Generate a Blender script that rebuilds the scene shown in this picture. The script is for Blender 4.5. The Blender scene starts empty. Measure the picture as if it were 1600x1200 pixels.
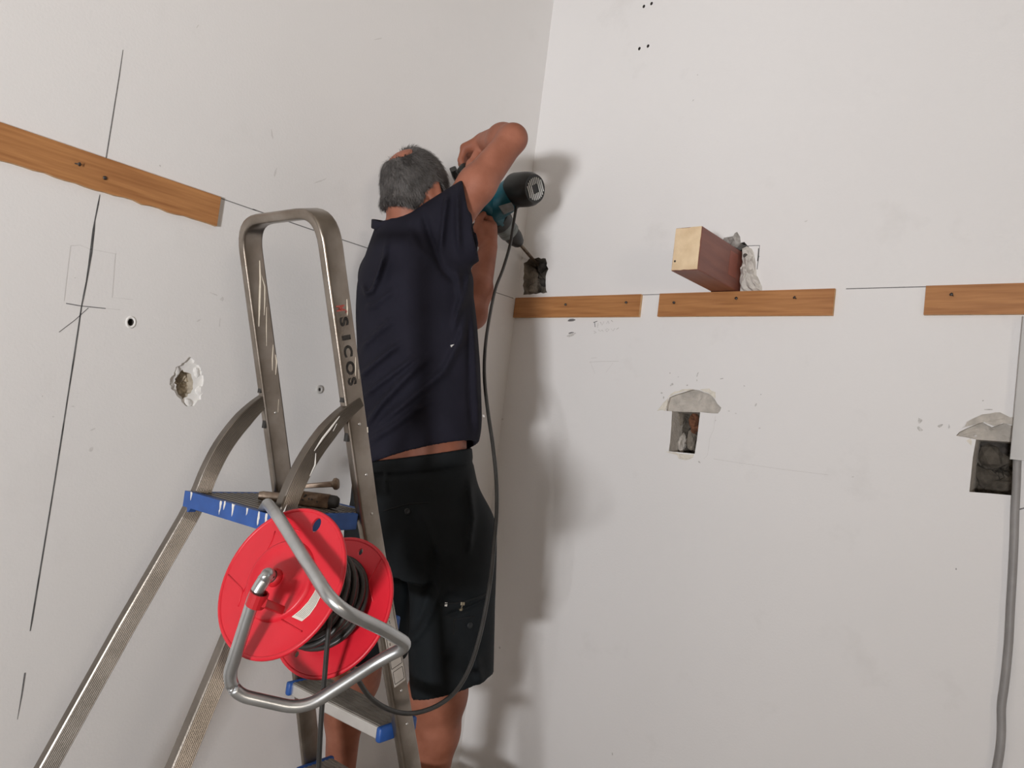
import bpy, bmesh, math, random
import numpy as np
from mathutils import Vector, Matrix

random.seed(4)
RNG = np.random.default_rng(4)
SC = bpy.context.scene
COL = SC.collection
PI = math.pi

# ------------------------------------------------------------------ camera
CAM = Vector((1.7680, -2.0405, 1.25))
YAW, PITCH, ROLL, FPX = -0.7062, 0.0618, 0.1227, 1150.0
fw = Vector((math.sin(YAW) * math.cos(PITCH), math.cos(YAW) * math.cos(PITCH), math.sin(PITCH)))
r0 = Vector((math.cos(YAW), -math.sin(YAW), 0))
u0 = r0.cross(fw)
CR = r0 * math.cos(ROLL) + u0 * math.sin(ROLL)
CU = u0 * math.cos(ROLL) - r0 * math.sin(ROLL)
CF = fw
cd = bpy.data.cameras.new('camera')
cam = bpy.data.objects.new('camera', cd)
COL.objects.link(cam)
cd.sensor_fit = 'HORIZONTAL'
cd.sensor_width = 36.0
cd.lens = FPX / 1600.0 * 36.0
cd.clip_start = 0.02
m = Matrix((CR, CU, -CF)).transposed().to_4x4()
m.translation = CAM
cam.matrix_world = m
SC.camera = cam

# ------------------------------------------------------------------ light
SC.view_settings.view_transform = 'Standard'
SC.view_settings.look = 'None'
SC.view_settings.gamma = 1.0
SC.view_settings.use_curve_mapping = False
SC.view_settings.exposure = 0.0
try:
    SC.cycles.use_denoising = True
    SC.cycles.use_adaptive_sampling = True; SC.cycles.adaptive_threshold = 0.03
    SC.cycles.max_bounces = 7
    SC.cycles.diffuse_bounces = 5
except Exception:
    pass
w = bpy.data.worlds.new('sky'); SC.world = w; w.use_nodes = True
w.node_tree.nodes['Background'].inputs[0].default_value = (0.80, 0.90, 1.0, 1)
w.node_tree.nodes['Background'].inputs[1].default_value = 0.15
ROOM_X, ROOM_Y, ROOM_Z = 5.4, -4.6, 3.0
DOOR = (2.14, 2.68, 0.04, 2.10)         # x0,x1,z0,z1 of the doorway in the wall behind the camera
WIN = (-4.20, -3.30, 0.90, 1.95)        # y0,y1,z0,z1 of the window in the far side wall
def area_light(name, loc, look, sx, sy, power, color):
    l = bpy.data.lights.new(name, 'AREA'); l.shape = 'RECTANGLE'; l.size = sx; l.size_y = sy
    l.energy = power; l.color = color
    o = bpy.data.objects.new(name, l); COL.objects.link(o)
    o.location = loc
    d = Vector(look) - Vector(loc)
    o.rotation_euler = d.to_track_quat('-Z', 'Z').to_euler()
    return o
# daylight thrown up and sideways into the room by the sunlit ground at the open doorway
area_light('doorway_daylight', (2.72, ROOM_Y - 0.60, 0.66), (2.72 - 5.2, ROOM_Y + 1.6, 9.0), 0.46, 0.85, 455.0, (0.985, 0.985, 1.0))
# warmer light through the far side window
area_light('window_daylight', (ROOM_X + 0.04, -3.75, 1.42), (0.0, -1.0, 1.6), 0.70, 0.95, 33.0, (1.0, 0.87, 0.74))

# ------------------------------------------------------------------ pixel helpers (measured on the 1600x1200 frame)
def ray(px, py):
    return CR * ((px - 800) / FPX) + CU * ((600 - py) / FPX) + CF
def at(px, py, d):
    return CAM + ray(px, py) * d
def onR(px, py, y=0.0):                 # point of the right wall (plane y = 0)
    r = ray(px, py); return CAM + r * ((y - CAM.y) / r.y)
def onL(px, py, x=0.0):                 # point of the left wall (plane x = 0)
    r = ray(px, py); return CAM + r * ((x - CAM.x) / r.x)
def V(*a): return Vector(a)

# ------------------------------------------------------------------ materials
def mat(name, color, rough=0.6, metal=0.0, var=0.0, scale=20.0, color2=None, bump=0.0, bscale=None, stretch=None, spec=None,
        detail=5.0, thresh=None, coat=0.0):
    m = bpy.data.materials.new(name); m.use_nodes = True
    nt = m.node_tree; b = nt.nodes['Principled BSDF']
    b.inputs['Roughness'].default_value = rough; b.inputs['Metallic'].default_value = metal
    if spec is not None: b.inputs['Specular IOR Level'].default_value = spec
    if coat: b.inputs['Coat Weight'].default_value = coat
    c = (*color, 1)
    b.inputs['Base Color'].default_value = c
    tc = nt.nodes.new('ShaderNodeTexCoord'); mp = nt.nodes.new('ShaderNodeMapping')
    nt.links.new(tc.outputs['Object'], mp.inputs[0])
    if stretch: mp.inputs['Scale'].default_value = stretch
    if color2 is not None or var:
        n = nt.nodes.new('ShaderNodeTexNoise'); n.inputs['Scale'].default_value = scale; n.inputs['Detail'].default_value = detail
        nt.links.new(mp.outputs[0], n.inputs['Vector'])
        rp = nt.nodes.new('ShaderNodeValToRGB')
        lo, hi = thresh if thresh else (0.3, 0.7)
        rp.color_ramp.elements[0].position = lo; rp.color_ramp.elements[1].position = hi
        c2 = color2 if color2 is not None else tuple(min(1, x * (1 + var)) for x in color)
        c1 = color if color2 is not None else tuple(x * (1 - var) for x in color)
        rp.color_ramp.elements[0].color = (*c1, 1); rp.color_ramp.elements[1].color = (*c2, 1)
        nt.links.new(n.outputs['Fac'], rp.inputs[0]); nt.links.new(rp.outputs[0], b.inputs['Base Color'])
    if bump:
        n2 = nt.nodes.new('ShaderNodeTexNoise'); n2.inputs['Scale'].default_value = bscale or scale; n2.inputs['Detail'].default_value = 4
        nt.links.new(mp.outputs[0], n2.inputs['Vector'])
        bp = nt.nodes.new('ShaderNodeBump'); bp.inputs['Strength'].default_value = bump; bp.inputs['Distance'].default_value = 0.004
        nt.links.new(n2.outputs['Fac'], bp.inputs['Height']); nt.links.new(bp.outputs[0], b.inputs['Normal'])
    return m

def wall_material(name, base, stain, grime):
    """off-white emulsion with roller texture, faint grey stains and a few darker blotches"""
    m = bpy.data.materials.new(name); m.use_nodes = True
    nt = m.node_tree; b = nt.nodes['Principled BSDF']; b.inputs['Roughness'].default_value = 0.62
    b.inputs['Specular IOR Level'].default_value = 0.3
    tc = nt.nodes.new('ShaderNodeTexCoord')
    def noise(s, d, rough=0.5):
        n = nt.nodes.new('ShaderNodeTexNoise'); n.inputs['Scale'].default_value = s; n.inputs['Detail'].default_value = d
        n.inputs['Roughness'].default_value = rough
        nt.links.new(tc.outputs['Object'], n.inputs['Vector']); return n
    def ramp(n, lo, hi, c0, c1):
        r = nt.nodes.new('ShaderNodeValToRGB'); r.color_ramp.elements[0].position = lo; r.color_ramp.elements[1].position = hi
        r.color_ramp.elements[0].color = (*c0, 1); r.color_ramp.elements[1].color = (*c1, 1)
        nt.links.new(n.outputs['Fac'], r.inputs[0]); return r
    a = ramp(noise(1.6, 3), 0.3, 0.7, tuple(x * 0.975 for x in base), base)
    s = ramp(noise(4.5, 6, 0.6), 0.60, 0.74, (0, 0, 0), (stain,) * 3)
    s2 = ramp(noise(23.0, 5, 0.7), 0.70, 0.78, (0, 0, 0), (stain * 0.8,) * 3)
    def mix(fac, c1, col):
        x = nt.nodes.new('ShaderNodeMixRGB'); nt.links.new(fac, x.inputs[0]); nt.links.new(c1, x.inputs[1]); x.inputs[2].default_value = (*col, 1)
        return x
    x1 = mix(s.outputs[0], a.outputs[0], grime)
    x2 = mix(s2.outputs[0], x1.outputs[0], tuple(g * 0.85 for g in grime))
    nt.links.new(x2.outputs[0], b.inputs['Base Color'])
    bp = nt.nodes.new('ShaderNodeBump'); bp.inputs['Strength'].default_value = 0.12; bp.inputs['Distance'].default_value = 0.003
    add = nt.nodes.new('ShaderNodeMath'); add.operation = 'ADD'
    nt.links.new(noise(9, 3).outputs['Fac'], add.inputs[0]); nt.links.new(noise(160, 3).outputs['Fac'], add.inputs[1])
    nt.links.new(add.outputs[0], bp.inputs['Height']); nt.links.new(bp.outputs[0], b.inputs['Normal'])
    return m

M = {}
M['wallL'] = wall_material('white_wall_paint', (0.80, 0.787, 0.778), 0.14, (0.60, 0.585, 0.565))
M['wallR'] = wall_material('white_wall_paint_stained', (0.80, 0.787, 0.782), 0.26, (0.58, 0.565, 0.545))
M['bare'] = mat('bare_brown_plaster', (0.30, 0.235, 0.175), 0.9, var=0.15, scale=5)
M['slab'] = mat('bare_concrete_slab', (0.42, 0.385, 0.34), 0.9, var=0.08, scale=4)
M['ceil'] = mat('ceiling_paint', (0.80, 0.79, 0.77), 0.8, var=0.02, scale=3)
M['floor'] = mat('concrete_floor', (0.21, 0.175, 0.135), 0.8, var=0.15, scale=6, bump=0.3, bscale=40)
M['mortar'] = mat('grey_mortar', (0.50, 0.465, 0.42), 0.95, var=0.16, scale=45, bump=0.8, bscale=120)
M['rubble'] = mat('dark_rubble', (0.16, 0.14, 0.115), 0.95, color2=(0.34, 0.30, 0.25), scale=30, bump=1.0, bscale=60)
M['deep'] = mat('dark_rubble_core', (0.055, 0.046, 0.036), 0.95, color2=(0.15, 0.13, 0.105), scale=34, bump=1.0, bscale=60)
M['brick'] = mat('broken_brick', (0.20, 0.085, 0.045), 0.95, var=0.35, scale=60, bump=1.0, bscale=90)
M['plaster'] = mat('broken_plaster_edge', (0.74, 0.70, 0.62), 0.95, var=0.1, scale=60, bump=0.8, bscale=150)
M['oak'] = mat('oak_batten_wood', (0.33, 0.135, 0.045), 0.5, color2=(0.50, 0.235, 0.085), scale=9, stretch=(0.7, 12, 12), bump=0.15, bscale=14, detail=8)
M['oakedge'] = mat('sawn_batten_edge', (0.55, 0.34, 0.17), 0.8, var=0.2, scale=60)
M['nail'] = mat('dark_nail_steel', (0.10, 0.09, 0.085), 0.45, metal=0.8, var=0.3, scale=200)
M['beam'] = mat('red_brown_beam_paint', (0.16, 0.052, 0.036), 0.42, color2=(0.235, 0.082, 0.056), scale=7, stretch=(6, 1, 6), bump=0.12, bscale=25)
M['beamend'] = mat('pale_sawn_beam_end', (0.63, 0.46, 0.28), 0.85, color2=(0.80, 0.63, 0.42), scale=22, bump=0.4, bscale=150)
M['paper'] = mat('crumpled_grey_paper', (0.58, 0.55, 0.51), 0.8, var=0.14, scale=35, bump=0.5, bscale=60)
M['darkpaper'] = mat('dark_crumpled_paper', (0.20, 0.185, 0.17), 0.8, color2=(0.42, 0.40, 0.375), scale=50, bump=0.6, bscale=70)
M['pencil'] = mat('graphite_line', (0.17, 0.165, 0.165), 0.6, var=0.3, scale=150)
M['faint'] = mat('faint_pencil', (0.665, 0.65, 0.637), 0.7, var=0.06, scale=120)
M['marker'] = mat('black_marker', (0.035, 0.035, 0.037), 0.6, color2=(0.16, 0.16, 0.16), scale=120, stretch=(1, 1, 0.25))
M['smudge'] = mat('grey_smudge', (0.42, 0.405, 0.39), 0.8, color2=(0.72, 0.705, 0.69), scale=150)
M['conduit'] = mat('white_grey_trunking', (0.56, 0.555, 0.545), 0.45, var=0.03, scale=12)
M['greycable'] = mat('grey_cable_sheath', (0.28, 0.27, 0.265), 0.5, var=0.08, scale=30)
def alu(name, c1, c2, rough, sc):
    m = mat(name, c1, rough, metal=0.92, color2=c2, scale=sc, bump=0.05, bscale=200)
    return m
M['alu'] = alu('worn_aluminium', (0.225, 0.19, 0.155), (0.36, 0.32, 0.28), 0.33, 16)
M['aluleg'] = alu('ribbed_aluminium', (0.155, 0.137, 0.117), (0.26, 0.232, 0.205), 0.36, 12)
M['aluedge'] = alu('polished_aluminium_edge', (0.78, 0.76, 0.73), (0.88, 0.87, 0.85), 0.28, 20)
M['tread'] = mat('dusty_step_tread', (0.27, 0.25, 0.225), 0.6, metal=0.5, color2=(0.40, 0.375, 0.34), scale=25, bump=0.2, bscale=90)
M['blue'] = mat('blue_plastic_trim', (0.020, 0.085, 0.32), 0.45, var=0.18, scale=30)
M['drip'] = mat('dried_white_paint', (0.76, 0.74, 0.70), 0.6, var=0.05, scale=80)
M['cream'] = mat('dried_cream_paint', (0.66, 0.60, 0.50), 0.6, var=0.08, scale=80)
M['rivet'] = mat('rivet_metal', (0.62, 0.60, 0.57), 0.35, metal=0.9)
M['ink'] = mat('printed_black_ink', (0.018, 0.016, 0.015), 0.85, color2=(0.06, 0.055, 0.05), scale=140, spec=0.1)
M['redink'] = mat('printed_red_ink', (0.33, 0.045, 0.035), 0.55, color2=(0.42, 0.12, 0.09), scale=140)
M['sticker'] = mat('clear_white_sticker', (0.60, 0.565, 0.52), 0.4, var=0.05, scale=60)
M['rust'] = mat('rusty_brown_steel', (0.105, 0.066, 0.042), 0.7, metal=0.3, color2=(0.235, 0.160, 0.105), scale=60, bump=0.5, bscale=120)
M['chisel'] = mat('worn_chisel_steel', (0.20, 0.145, 0.105), 0.5, metal=0.6, color2=(0.38, 0.30, 0.235), scale=50, bump=0.3, bscale=120)
M['darkrub'] = mat('dark_rubber', (0.030, 0.028, 0.026), 0.7, var=0.2, scale=60)
M['red'] = mat('red_reel_plastic', (0.66, 0.018, 0.034), 0.40, var=0.05, scale=14)
M['redin'] = mat('red_clip_plastic', (0.50, 0.012, 0.02), 0.4, var=0.05, scale=14)
M['zinc'] = mat('zinc_plated_tube', (0.46, 0.475, 0.48), 0.33, metal=0.85, color2=(0.60, 0.615, 0.62), scale=25)
M['cord'] = mat('black_rubber_cord', (0.030, 0.029, 0.027), 0.42, var=0.2, scale=40)
M['label'] = mat('paper_label', (0.72, 0.70, 0.62), 0.6, var=0.04, scale=60)
M['skin'] = mat('tanned_skin', (0.25, 0.088, 0.050), 0.55, color2=(0.385, 0.150, 0.095), scale=14, bump=0.12, bscale=220, spec=0.35)
M['legskin'] = M['skin']
M['hair'] = mat('short_grey_hair', (0.030, 0.026, 0.024), 0.7, color2=(0.11, 0.10, 0.095), scale=38, detail=8, bump=0.8, bscale=160)
M['strand'] = mat('grey_hair_strand', (0.022, 0.019, 0.018), 0.55, color2=(0.17, 0.16, 0.155), scale=22, detail=7)
M['eye'] = mat('eye_white', (0.75, 0.73, 0.70), 0.2)
M['iris'] = mat('eye_iris', (0.05, 0.03, 0.02), 0.2)
M['shirt'] = mat('navy_cotton', (0.0140, 0.0135, 0.0220), 0.85, var=0.16, scale=9, bump=0.12, bscale=500, spec=0.15)
M['shorts'] = mat('black_shorts_cloth', (0.0075, 0.0100, 0.0120), 0.75, var=0.2, scale=9, bump=0.12, bscale=500, spec=0.2)
M['seam'] = mat('black_stitching', (0.004, 0.005, 0.006), 0.9)
M['zip'] = mat('brass_zip', (0.50, 0.45, 0.34), 0.35, metal=0.8)
M['shoe'] = mat('dark_work_shoe', (0.05, 0.045, 0.04), 0.7, var=0.2, scale=30)
M['sole'] = mat('black_shoe_sole', (0.02, 0.02, 0.02), 0.8)
M['teal'] = mat('teal_drill_plastic', (0.006, 0.085, 0.115), 0.42, var=0.1, scale=30)
M['blackpl'] = mat('black_drill_plastic', (0.014, 0.015, 0.014), 0.45, var=0.2, scale=50)
M['gear'] = mat('grey_gear_case', (0.15, 0.17, 0.165), 0.42, metal=0.4, color2=(0.23, 0.25, 0.24), scale=25)
M['slot'] = mat('pale_vent_slot', (0.74, 0.74, 0.72), 0.5)
M['plate'] = mat('grey_rating_plate', (0.20, 0.205, 0.20), 0.5, var=0.15, scale=90)
M['bit'] = mat('drill_bit_steel', (0.16, 0.12, 0.085), 0.45, metal=0.7, var=0.25, scale=80)
M['plank'] = mat('rough_timber', (0.34, 0.23, 0.13), 0.8, color2=(0.46, 0.33, 0.20), scale=6, stretch=(1, 9, 9), bump=0.3, bscale=20)
M['frame'] = mat('white_window_frame', (0.75, 0.75, 0.73), 0.4, var=0.02, scale=6)
M['plug'] = mat('grey_wall_plug', (0.50, 0.49, 0.47), 0.5)
M['dark'] = mat('hole_dark_masonry', (0.07, 0.062, 0.055), 0.95, var=0.3, scale=60)

# ------------------------------------------------------------------ mesh helpers
def tag(o, label=None, cat=None, group=None, kind=None):
    if label: o['label'] = label
    if cat: o['category'] = cat
    if group: o['group'] = group
    if kind: o['kind'] = kind
    return o
def obj(name, bm, material, parent=None, smooth=False, auto=None):
    if isinstance(bm, bmesh.types.BMesh):
        me = bpy.data.meshes.new(name)
        bmesh.ops.recalc_face_normals(bm, faces=bm.faces)
        bm.to_mesh(me); bm.free()
    else: me = bm
    o = bpy.data.objects.new(name, me); COL.objects.link(o)
    if material is not None and not me.materials: me.materials.append(material)
    if smooth:
        for p in me.polygons: p.use_smooth = True
        if auto:
            try: me.set_sharp_from_angle(angle=auto)
            except Exception: pass
    if parent is not None: o.parent = parent
    return o
def empty(name, loc=(0, 0, 0), rotz=0.0):
    o = bpy.data.objects.new(name, None); COL.objects.link(o)
    o.location = loc; o.rotation_euler = (0, 0, rotz); o.empty_display_size = 0.05
    return o
def box(bm, lo, hi, mtx=None, bevel=0.0):
    c = [(lo[i] + hi[i]) / 2 for i in range(3)]; s = [abs(hi[i] - lo[i]) for i in range(3)]
    g = bmesh.ops.create_cube(bm, size=1.0)
    vs = g['verts']
    bmesh.ops.scale(bm, vec=s, verts=vs); bmesh.ops.translate(bm, vec=c, verts=vs)
    if bevel:
        es = list({e for v in vs for e in v.link_edges})
        r = bmesh.ops.bevel(bm, geom=es, offset=bevel, segments=2, affect='EDGES', profile=0.5)
        vs = list({v for f in r['faces'] for v in f.verts} | {v for v in vs if v.is_valid})
    if mtx is not None: bmesh.ops.transform(bm, matrix=mtx, verts=vs)
    return vs
def frames(pts, closed=False):
    P = [Vector(p) for p in pts]; n = len(P); T = []
    for i in range(n):
        a = P[(i - 1) % n] if (closed or i > 0) else P[i]
        b = P[(i + 1) % n] if (closed or i < n - 1) else P[i]
        T.append((b - a).normalized())
    return P, T
def sweep(bm, pts, prof, normal=None, closed=False, caps=True, scales=None):
    """sweep profile [(a,b)...] along pts. a along N, b along B=T x N; N parallel transported or tied to a fixed normal."""
    P, T = frames(pts, closed); n = len(P)
    N = None; rings = []
    for i in range(n):
        t = T[i]
        if normal is not None:
            N = Vector(normal); N = (N - t * N.dot(t)).normalized()
        elif N is None:
            h = Vector((0, 0, 1)) if abs(t.z) < 0.9 else Vector((1, 0, 0)); N = (h - t * h.dot(t)).normalized()
        else:
            N = (N - t * N.dot(t)).normalized()
        B = t.cross(N)
        s = scales[i] if scales else 1.0
        rings.append([bm.verts.new(P[i] + N * (a * s) + B * (b * s)) for a, b in prof])
    k = len(prof)
    for i in range(n if closed else n - 1):
        A, Bn = rings[i], rings[(i + 1) % n]
        for j in range(k):
            bm.faces.new((A[j], A[(j + 1) % k], Bn[(j + 1) % k], Bn[j]))
    if caps and not closed:
        bm.faces.new(rings[0][::-1]); bm.faces.new(rings[-1])
    return rings
def circ(r, n=12): return [(r * math.cos(2 * PI * i / n), r * math.sin(2 * PI * i / n)) for i in range(n)]
def rrect(w, h, r, n=3):
    o = []
    for cx, cy, a0 in ((w / 2 - r, h / 2 - r, 0), (-w / 2 + r, h / 2 - r, PI / 2), (-w / 2 + r, -h / 2 + r, PI), (w / 2 - r, -h / 2 + r, 1.5 * PI)):
        for i in range(n + 1):
            a = a0 + PI / 2 * i / n; o.append((cx + r * math.cos(a), cy + r * math.sin(a)))
    return o
def catmull(pts, sub=8):
    P = [Vector(p) for p in pts]; out = []
    for i in range(len(P) - 1):
        p0 = P[max(i - 1, 0)]; p1 = P[i]; p2 = P[i + 1]; p3 = P[min(i + 2, len(P) - 1)]
        for s in range(sub):
            t = s / sub
            out.append(0.5 * ((2 * p1) + (p2 - p0) * t + (2 * p0 - 5 * p1 + 4 * p2 - p3) * t * t + (3 * p1 - p0 - 3 * p2 + p3) * t ** 3))
    out.append(P[-1]); return out
def fillet(pts, rad, seg=6):
    """polyline with rounded corners"""
    P = [Vector(p) for p in pts]; out = [P[0]]
    for i in range(1, len(P) - 1):
        r = rad[i - 1] if isinstance(rad, (list, tuple)) else rad
        a = P[i] + (P[i - 1] - P[i]).normalized() * r; b = P[i] + (P[i + 1] - P[i]).normalized() * r
        for s in range(seg + 1):
            t = s / seg; out.append(a * (1 - t) ** 2 + P[i] * 2 * t * (1 - t) + b * t * t)
    out.append(P[-1]); return out
def lathe(bm, prof, origin, axis, n=24, up=None):
    ax = Vector(axis).normalized(); h = Vector(up) if up else (Vector((0, 0, 1)) if abs(ax.z) < 0.9 else Vector((1, 0, 0)))
    e1 = (h - ax * h.dot(ax)).normalized(); e2 = ax.cross(e1); O = Vector(origin); rings = []
    for r, t in prof:
        if r < 1e-6: rings.append([bm.verts.new(O + ax * t)])
        else: rings.append([bm.verts.new(O + ax * t + (e1 * math.cos(2 * PI * i / n) + e2 * math.sin(2 * PI * i / n)) * r) for i in range(n)])
    for A, B in zip(rings[:-1], rings[1:]):
        for i in range(n):
            j = (i + 1) % n
            if len(A) == 1 and len(B) == 1: continue
            if len(A) == 1: bm.faces.new((A[0], B[j], B[i]))
            elif len(B) == 1: bm.faces.new((A[i], A[j], B[0]))
            else: bm.faces.new((A[i], A[j], B[j], B[i]))
    return rings
def poly_prism(bm, pts, off):
    a = [bm.verts.new(p) for p in pts]; b = [bm.verts.new(Vector(p) + Vector(off)) for p in pts]
    bm.faces.new(a); bm.faces.new(b[::-1]); n = len(a)
    for i in range(n): bm.faces.new((a[i], a[(i + 1) % n], b[(i + 1) % n], b[i]))
def fill_loops(bm, loops):
    """triangulated face bounded by the loops (first outer, others holes)"""
    es = []
    vl = []
    for L in loops:
        vs = [bm.verts.new(p) for p in L]; vl.append(vs)
        for i in range(len(vs)): es.append(bm.edges.new((vs[i], vs[(i + 1) % len(vs)])))
    bmesh.ops.triangle_fill(bm, use_beauty=True, use_dissolve=False, edges=es)
    return vl
def jag(poly, step, amp, seed):
    """subdivide a 2-D closed outline and roughen it"""
    rn = random.Random(seed); out = []
    n = len(poly)
    for i in range(n):
        a = Vector(poly[i]); b = Vector(poly[(i + 1) % n]); k = max(1, int((b - a).length / step))
        for s in range(k):
            p = a.lerp(b, s / k)
            q = Vector((rn.uniform(-amp, amp), rn.uniform(-amp, amp)))
            out.append(p + q)
    return out

# ------------------------------------------------------------------ signed-distance modelling (for the figure and his clothes)
class SDF:
    def __init__(self, xs, ys, zs):
        self.x = np.asarray(xs, np.float32); self.y = np.asarray(ys, np.float32); self.z = np.asarray(zs, np.float32)
        self.F = np.full((len(xs), len(ys), len(zs)), 0.25, np.float32)
    def block(self, lo, hi, pad):
        s = []
        for a, l, h in ((self.x, lo[0], hi[0]), (self.y, lo[1], hi[1]), (self.z, lo[2], hi[2])):
            i = np.searchsorted(a, l - pad); j = np.searchsorted(a, h + pad)
            s.append(slice(max(0, i - 1), min(len(a), j + 1)))
        return tuple(s), self.x[s[0]][:, None, None], self.y[s[1]][None, :, None], self.z[s[2]][None, None, :]
    def put(self, s, d, k, op='add'):
        F = self.F[s]
        d = d.astype(np.float32)
        if op == 'add':
            if k > 0:
                h = np.clip(0.5 + 0.5 * (F - d) / k, 0, 1); F[...] = F * (1 - h) + d * h - k * h * (1 - h)
            else: np.minimum(F, d, out=F)
        elif op == 'sub':
            if k > 0:
                h = np.clip(0.5 - 0.5 * (F + d) / k, 0, 1); F[...] = F * (1 - h) - d * h + k * h * (1 - h)
            else: np.maximum(F, -d, out=F)
    def cone(self, a, b, r1, r2, k=0.02, op='add', cut=None):
        a = np.array(a, np.float64); b = np.array(b, np.float64); R = max(r1, r2)
        s, X, Y, Z = self.block(np.minimum(a, b) - R, np.maximum(a, b) + R, 0.07)
        ba = b - a; L2 = ba @ ba
        px, py, pz = X - a[0], Y - a[1], Z - a[2]
        t = np.clip((px * ba[0] + py * ba[1] + pz * ba[2]) / L2, 0, 1)
        d = np.sqrt((px - t * ba[0]) ** 2 + (py - t * ba[1]) ** 2 + (pz - t * ba[2]) ** 2) - (r1 + (r2 - r1) * t)
        for (q, n) in (cut or []):
            d = np.maximum(d, (X - q[0]) * n[0] + (Y - q[1]) * n[1] + (Z - q[2]) * n[2])
        self.put(s, d, k, op)
    def chain(self, pts, rad, k=0.02):
        for i in range(len(pts) - 1): self.cone(pts[i], pts[i + 1], rad[i], rad[i + 1], k)
    def ell(self, c, ax, r, k=0.02, op='add', cut=None):
        """ellipsoid, ax = three unit vectors, r = three radii"""
        c = np.array(c, np.float64); R = max(r)
        s, X, Y, Z = self.block(c - R, c + R, 0.07)
        q = []
        px, py, pz = X - c[0], Y - c[1], Z - c[2]
        for a, rr in zip(ax, r): q.append((px * a[0] + py * a[1] + pz * a[2]) / rr)
        k0 = np.sqrt(q[0] ** 2 + q[1] ** 2 + q[2] ** 2)
        k1 = np.sqrt((q[0] / r[0]) ** 2 + (q[1] / r[1]) ** 2 + (q[2] / r[2]) ** 2) + 1e-6
        d = k0 * (k0 - 1) / k1
        for (pq, n) in (cut or []):
            d = np.maximum(d, (X - pq[0]) * n[0] + (Y - pq[1]) * n[1] + (Z - pq[2]) * n[2])
        self.put(s, d, k, op)
    def loft(self, secs, right, fwd, k=0.02, op='add', cut=None, off=0.0, power=2.0):
        """stack of elliptical sections: (z, cx, cy, a, b); a along right, b along fwd"""
        secs = sorted(secs); zz = np.array([q[0] for q in secs])
        R = max(max(q[3], q[4]) for q in secs) + abs(off)
        lo = (min(q[1] for q in secs) - R, min(q[2] for q in secs) - R, zz[0]); hi = (max(q[1] for q in secs) + R, max(q[2] for q in secs) + R, zz[-1])
        s, X, Y, Z = self.block(lo, hi, 0.07)
        # smooth interpolation of the section values
        def ip(i):
            v = np.array([q[i] for q in secs]); zf = np.linspace(zz[0], zz[-1], 200)
            f = np.interp(zf, zz, v); ker = np.ones(17) / 17; fp = np.pad(f, 8, mode='edge'); f = np.convolve(fp, ker, 'valid')
            return np.interp(Z, zf, f)
        cx, cy, a, b = ip(1), ip(2), ip(3) + off, ip(4) + off
        dx, dy = X - cx, Y - cy
        u = np.abs(dx * right[0] + dy * right[1]); v = np.abs(dx * fwd[0] + dy * fwd[1])
        if power == 2.0: rr = np.sqrt((u / a) ** 2 + (v / b) ** 2)
        else: rr = ((u / a) ** power + (v / b) ** power) ** (1 / power)
        ln = np.sqrt(u * u + v * v) + 1e-6
        d = ln * (1 - 1 / np.maximum(rr, 1e-3))
        d = np.maximum(d, np.maximum(zz[0] - Z, Z - zz[-1]))
        for (q, n) in (cut or []):
            d = np.maximum(d, (X - q[0]) * n[0] + (Y - q[1]) * n[1] + (Z - q[2]) * n[2])
        self.put(s, d, k, op)
    def mesh(self, name, smooth_iter=1):
        F = self.F; x, y, z = self.x, self.y, self.z
        S = F < 0
        nx, ny, nz = F.shape
        cnt = np.zeros((nx - 1, ny - 1, nz - 1), np.uint8)
        for dx in (0, 1):
            for dy in (0, 1):
                for dz in (0, 1): cnt += S[dx:nx - 1 + dx, dy:ny - 1 + dy, dz:nz - 1 + dz]
        I, J, K = np.nonzero((cnt > 0) & (cnt < 8)); n = len(I)
        idx = np.full((nx - 1, ny - 1, nz - 1), -1, np.int32); idx[I, J, K] = np.arange(n)
        acc = np.zeros((n, 3)); c = np.zeros(n)
        cor = [(a, b, d) for a in (0, 1) for b in (0, 1) for d in (0, 1)]
        for p in cor:
            for q in cor:
                if sum(abs(p[i] - q[i]) for i in range(3)) != 1 or p > q: continue
                f0 = F[I + p[0], J + p[1], K + p[2]].astype(np.float64); f1 = F[I + q[0], J + q[1], K + q[2]].astype(np.float64)
                mk = (f0 < 0) != (f1 < 0)
                t = np.where(mk, f0 / np.where(mk, f0 - f1, 1), 0)
                P0 = np.stack([x[I + p[0]], y[J + p[1]], z[K + p[2]]], 1); P1 = np.stack([x[I + q[0]], y[J + q[1]], z[K + q[2]]], 1)
                acc += np.where(mk[:, None], P0 + (P1 - P0) * t[:, None], 0); c += mk
        Vt = acc / c[:, None]
        quads = []
        def emit(a, b, cc, d, flip):
            q = np.stack([a, b, cc, d], 1); q[flip] = q[flip][:, ::-1]; quads.append(q)
        a0, b0 = S[:-1, 1:-1, 1:-1], S[1:, 1:-1, 1:-1]
        i, j, k = np.nonzero(a0 != b0); j += 1; k += 1
        emit(idx[i, j - 1, k - 1], idx[i, j, k - 1], idx[i, j, k], idx[i, j - 1, k], ~S[i, j, k])
        a0, b0 = S[1:-1, :-1, 1:-1], S[1:-1, 1:, 1:-1]
        i, j, k = np.nonzero(a0 != b0); i += 1; k += 1
        emit(idx[i - 1, j, k - 1], idx[i - 1, j, k], idx[i, j, k], idx[i, j, k - 1], ~S[i, j, k])
        a0, b0 = S[1:-1, 1:-1, :-1], S[1:-1, 1:-1, 1:]
        i, j, k = np.nonzero(a0 != b0); i += 1; j += 1
        emit(idx[i - 1, j - 1, k], idx[i, j - 1, k], idx[i, j, k], idx[i - 1, j, k], ~S[i, j, k])
        Q = np.concatenate(quads)
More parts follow.
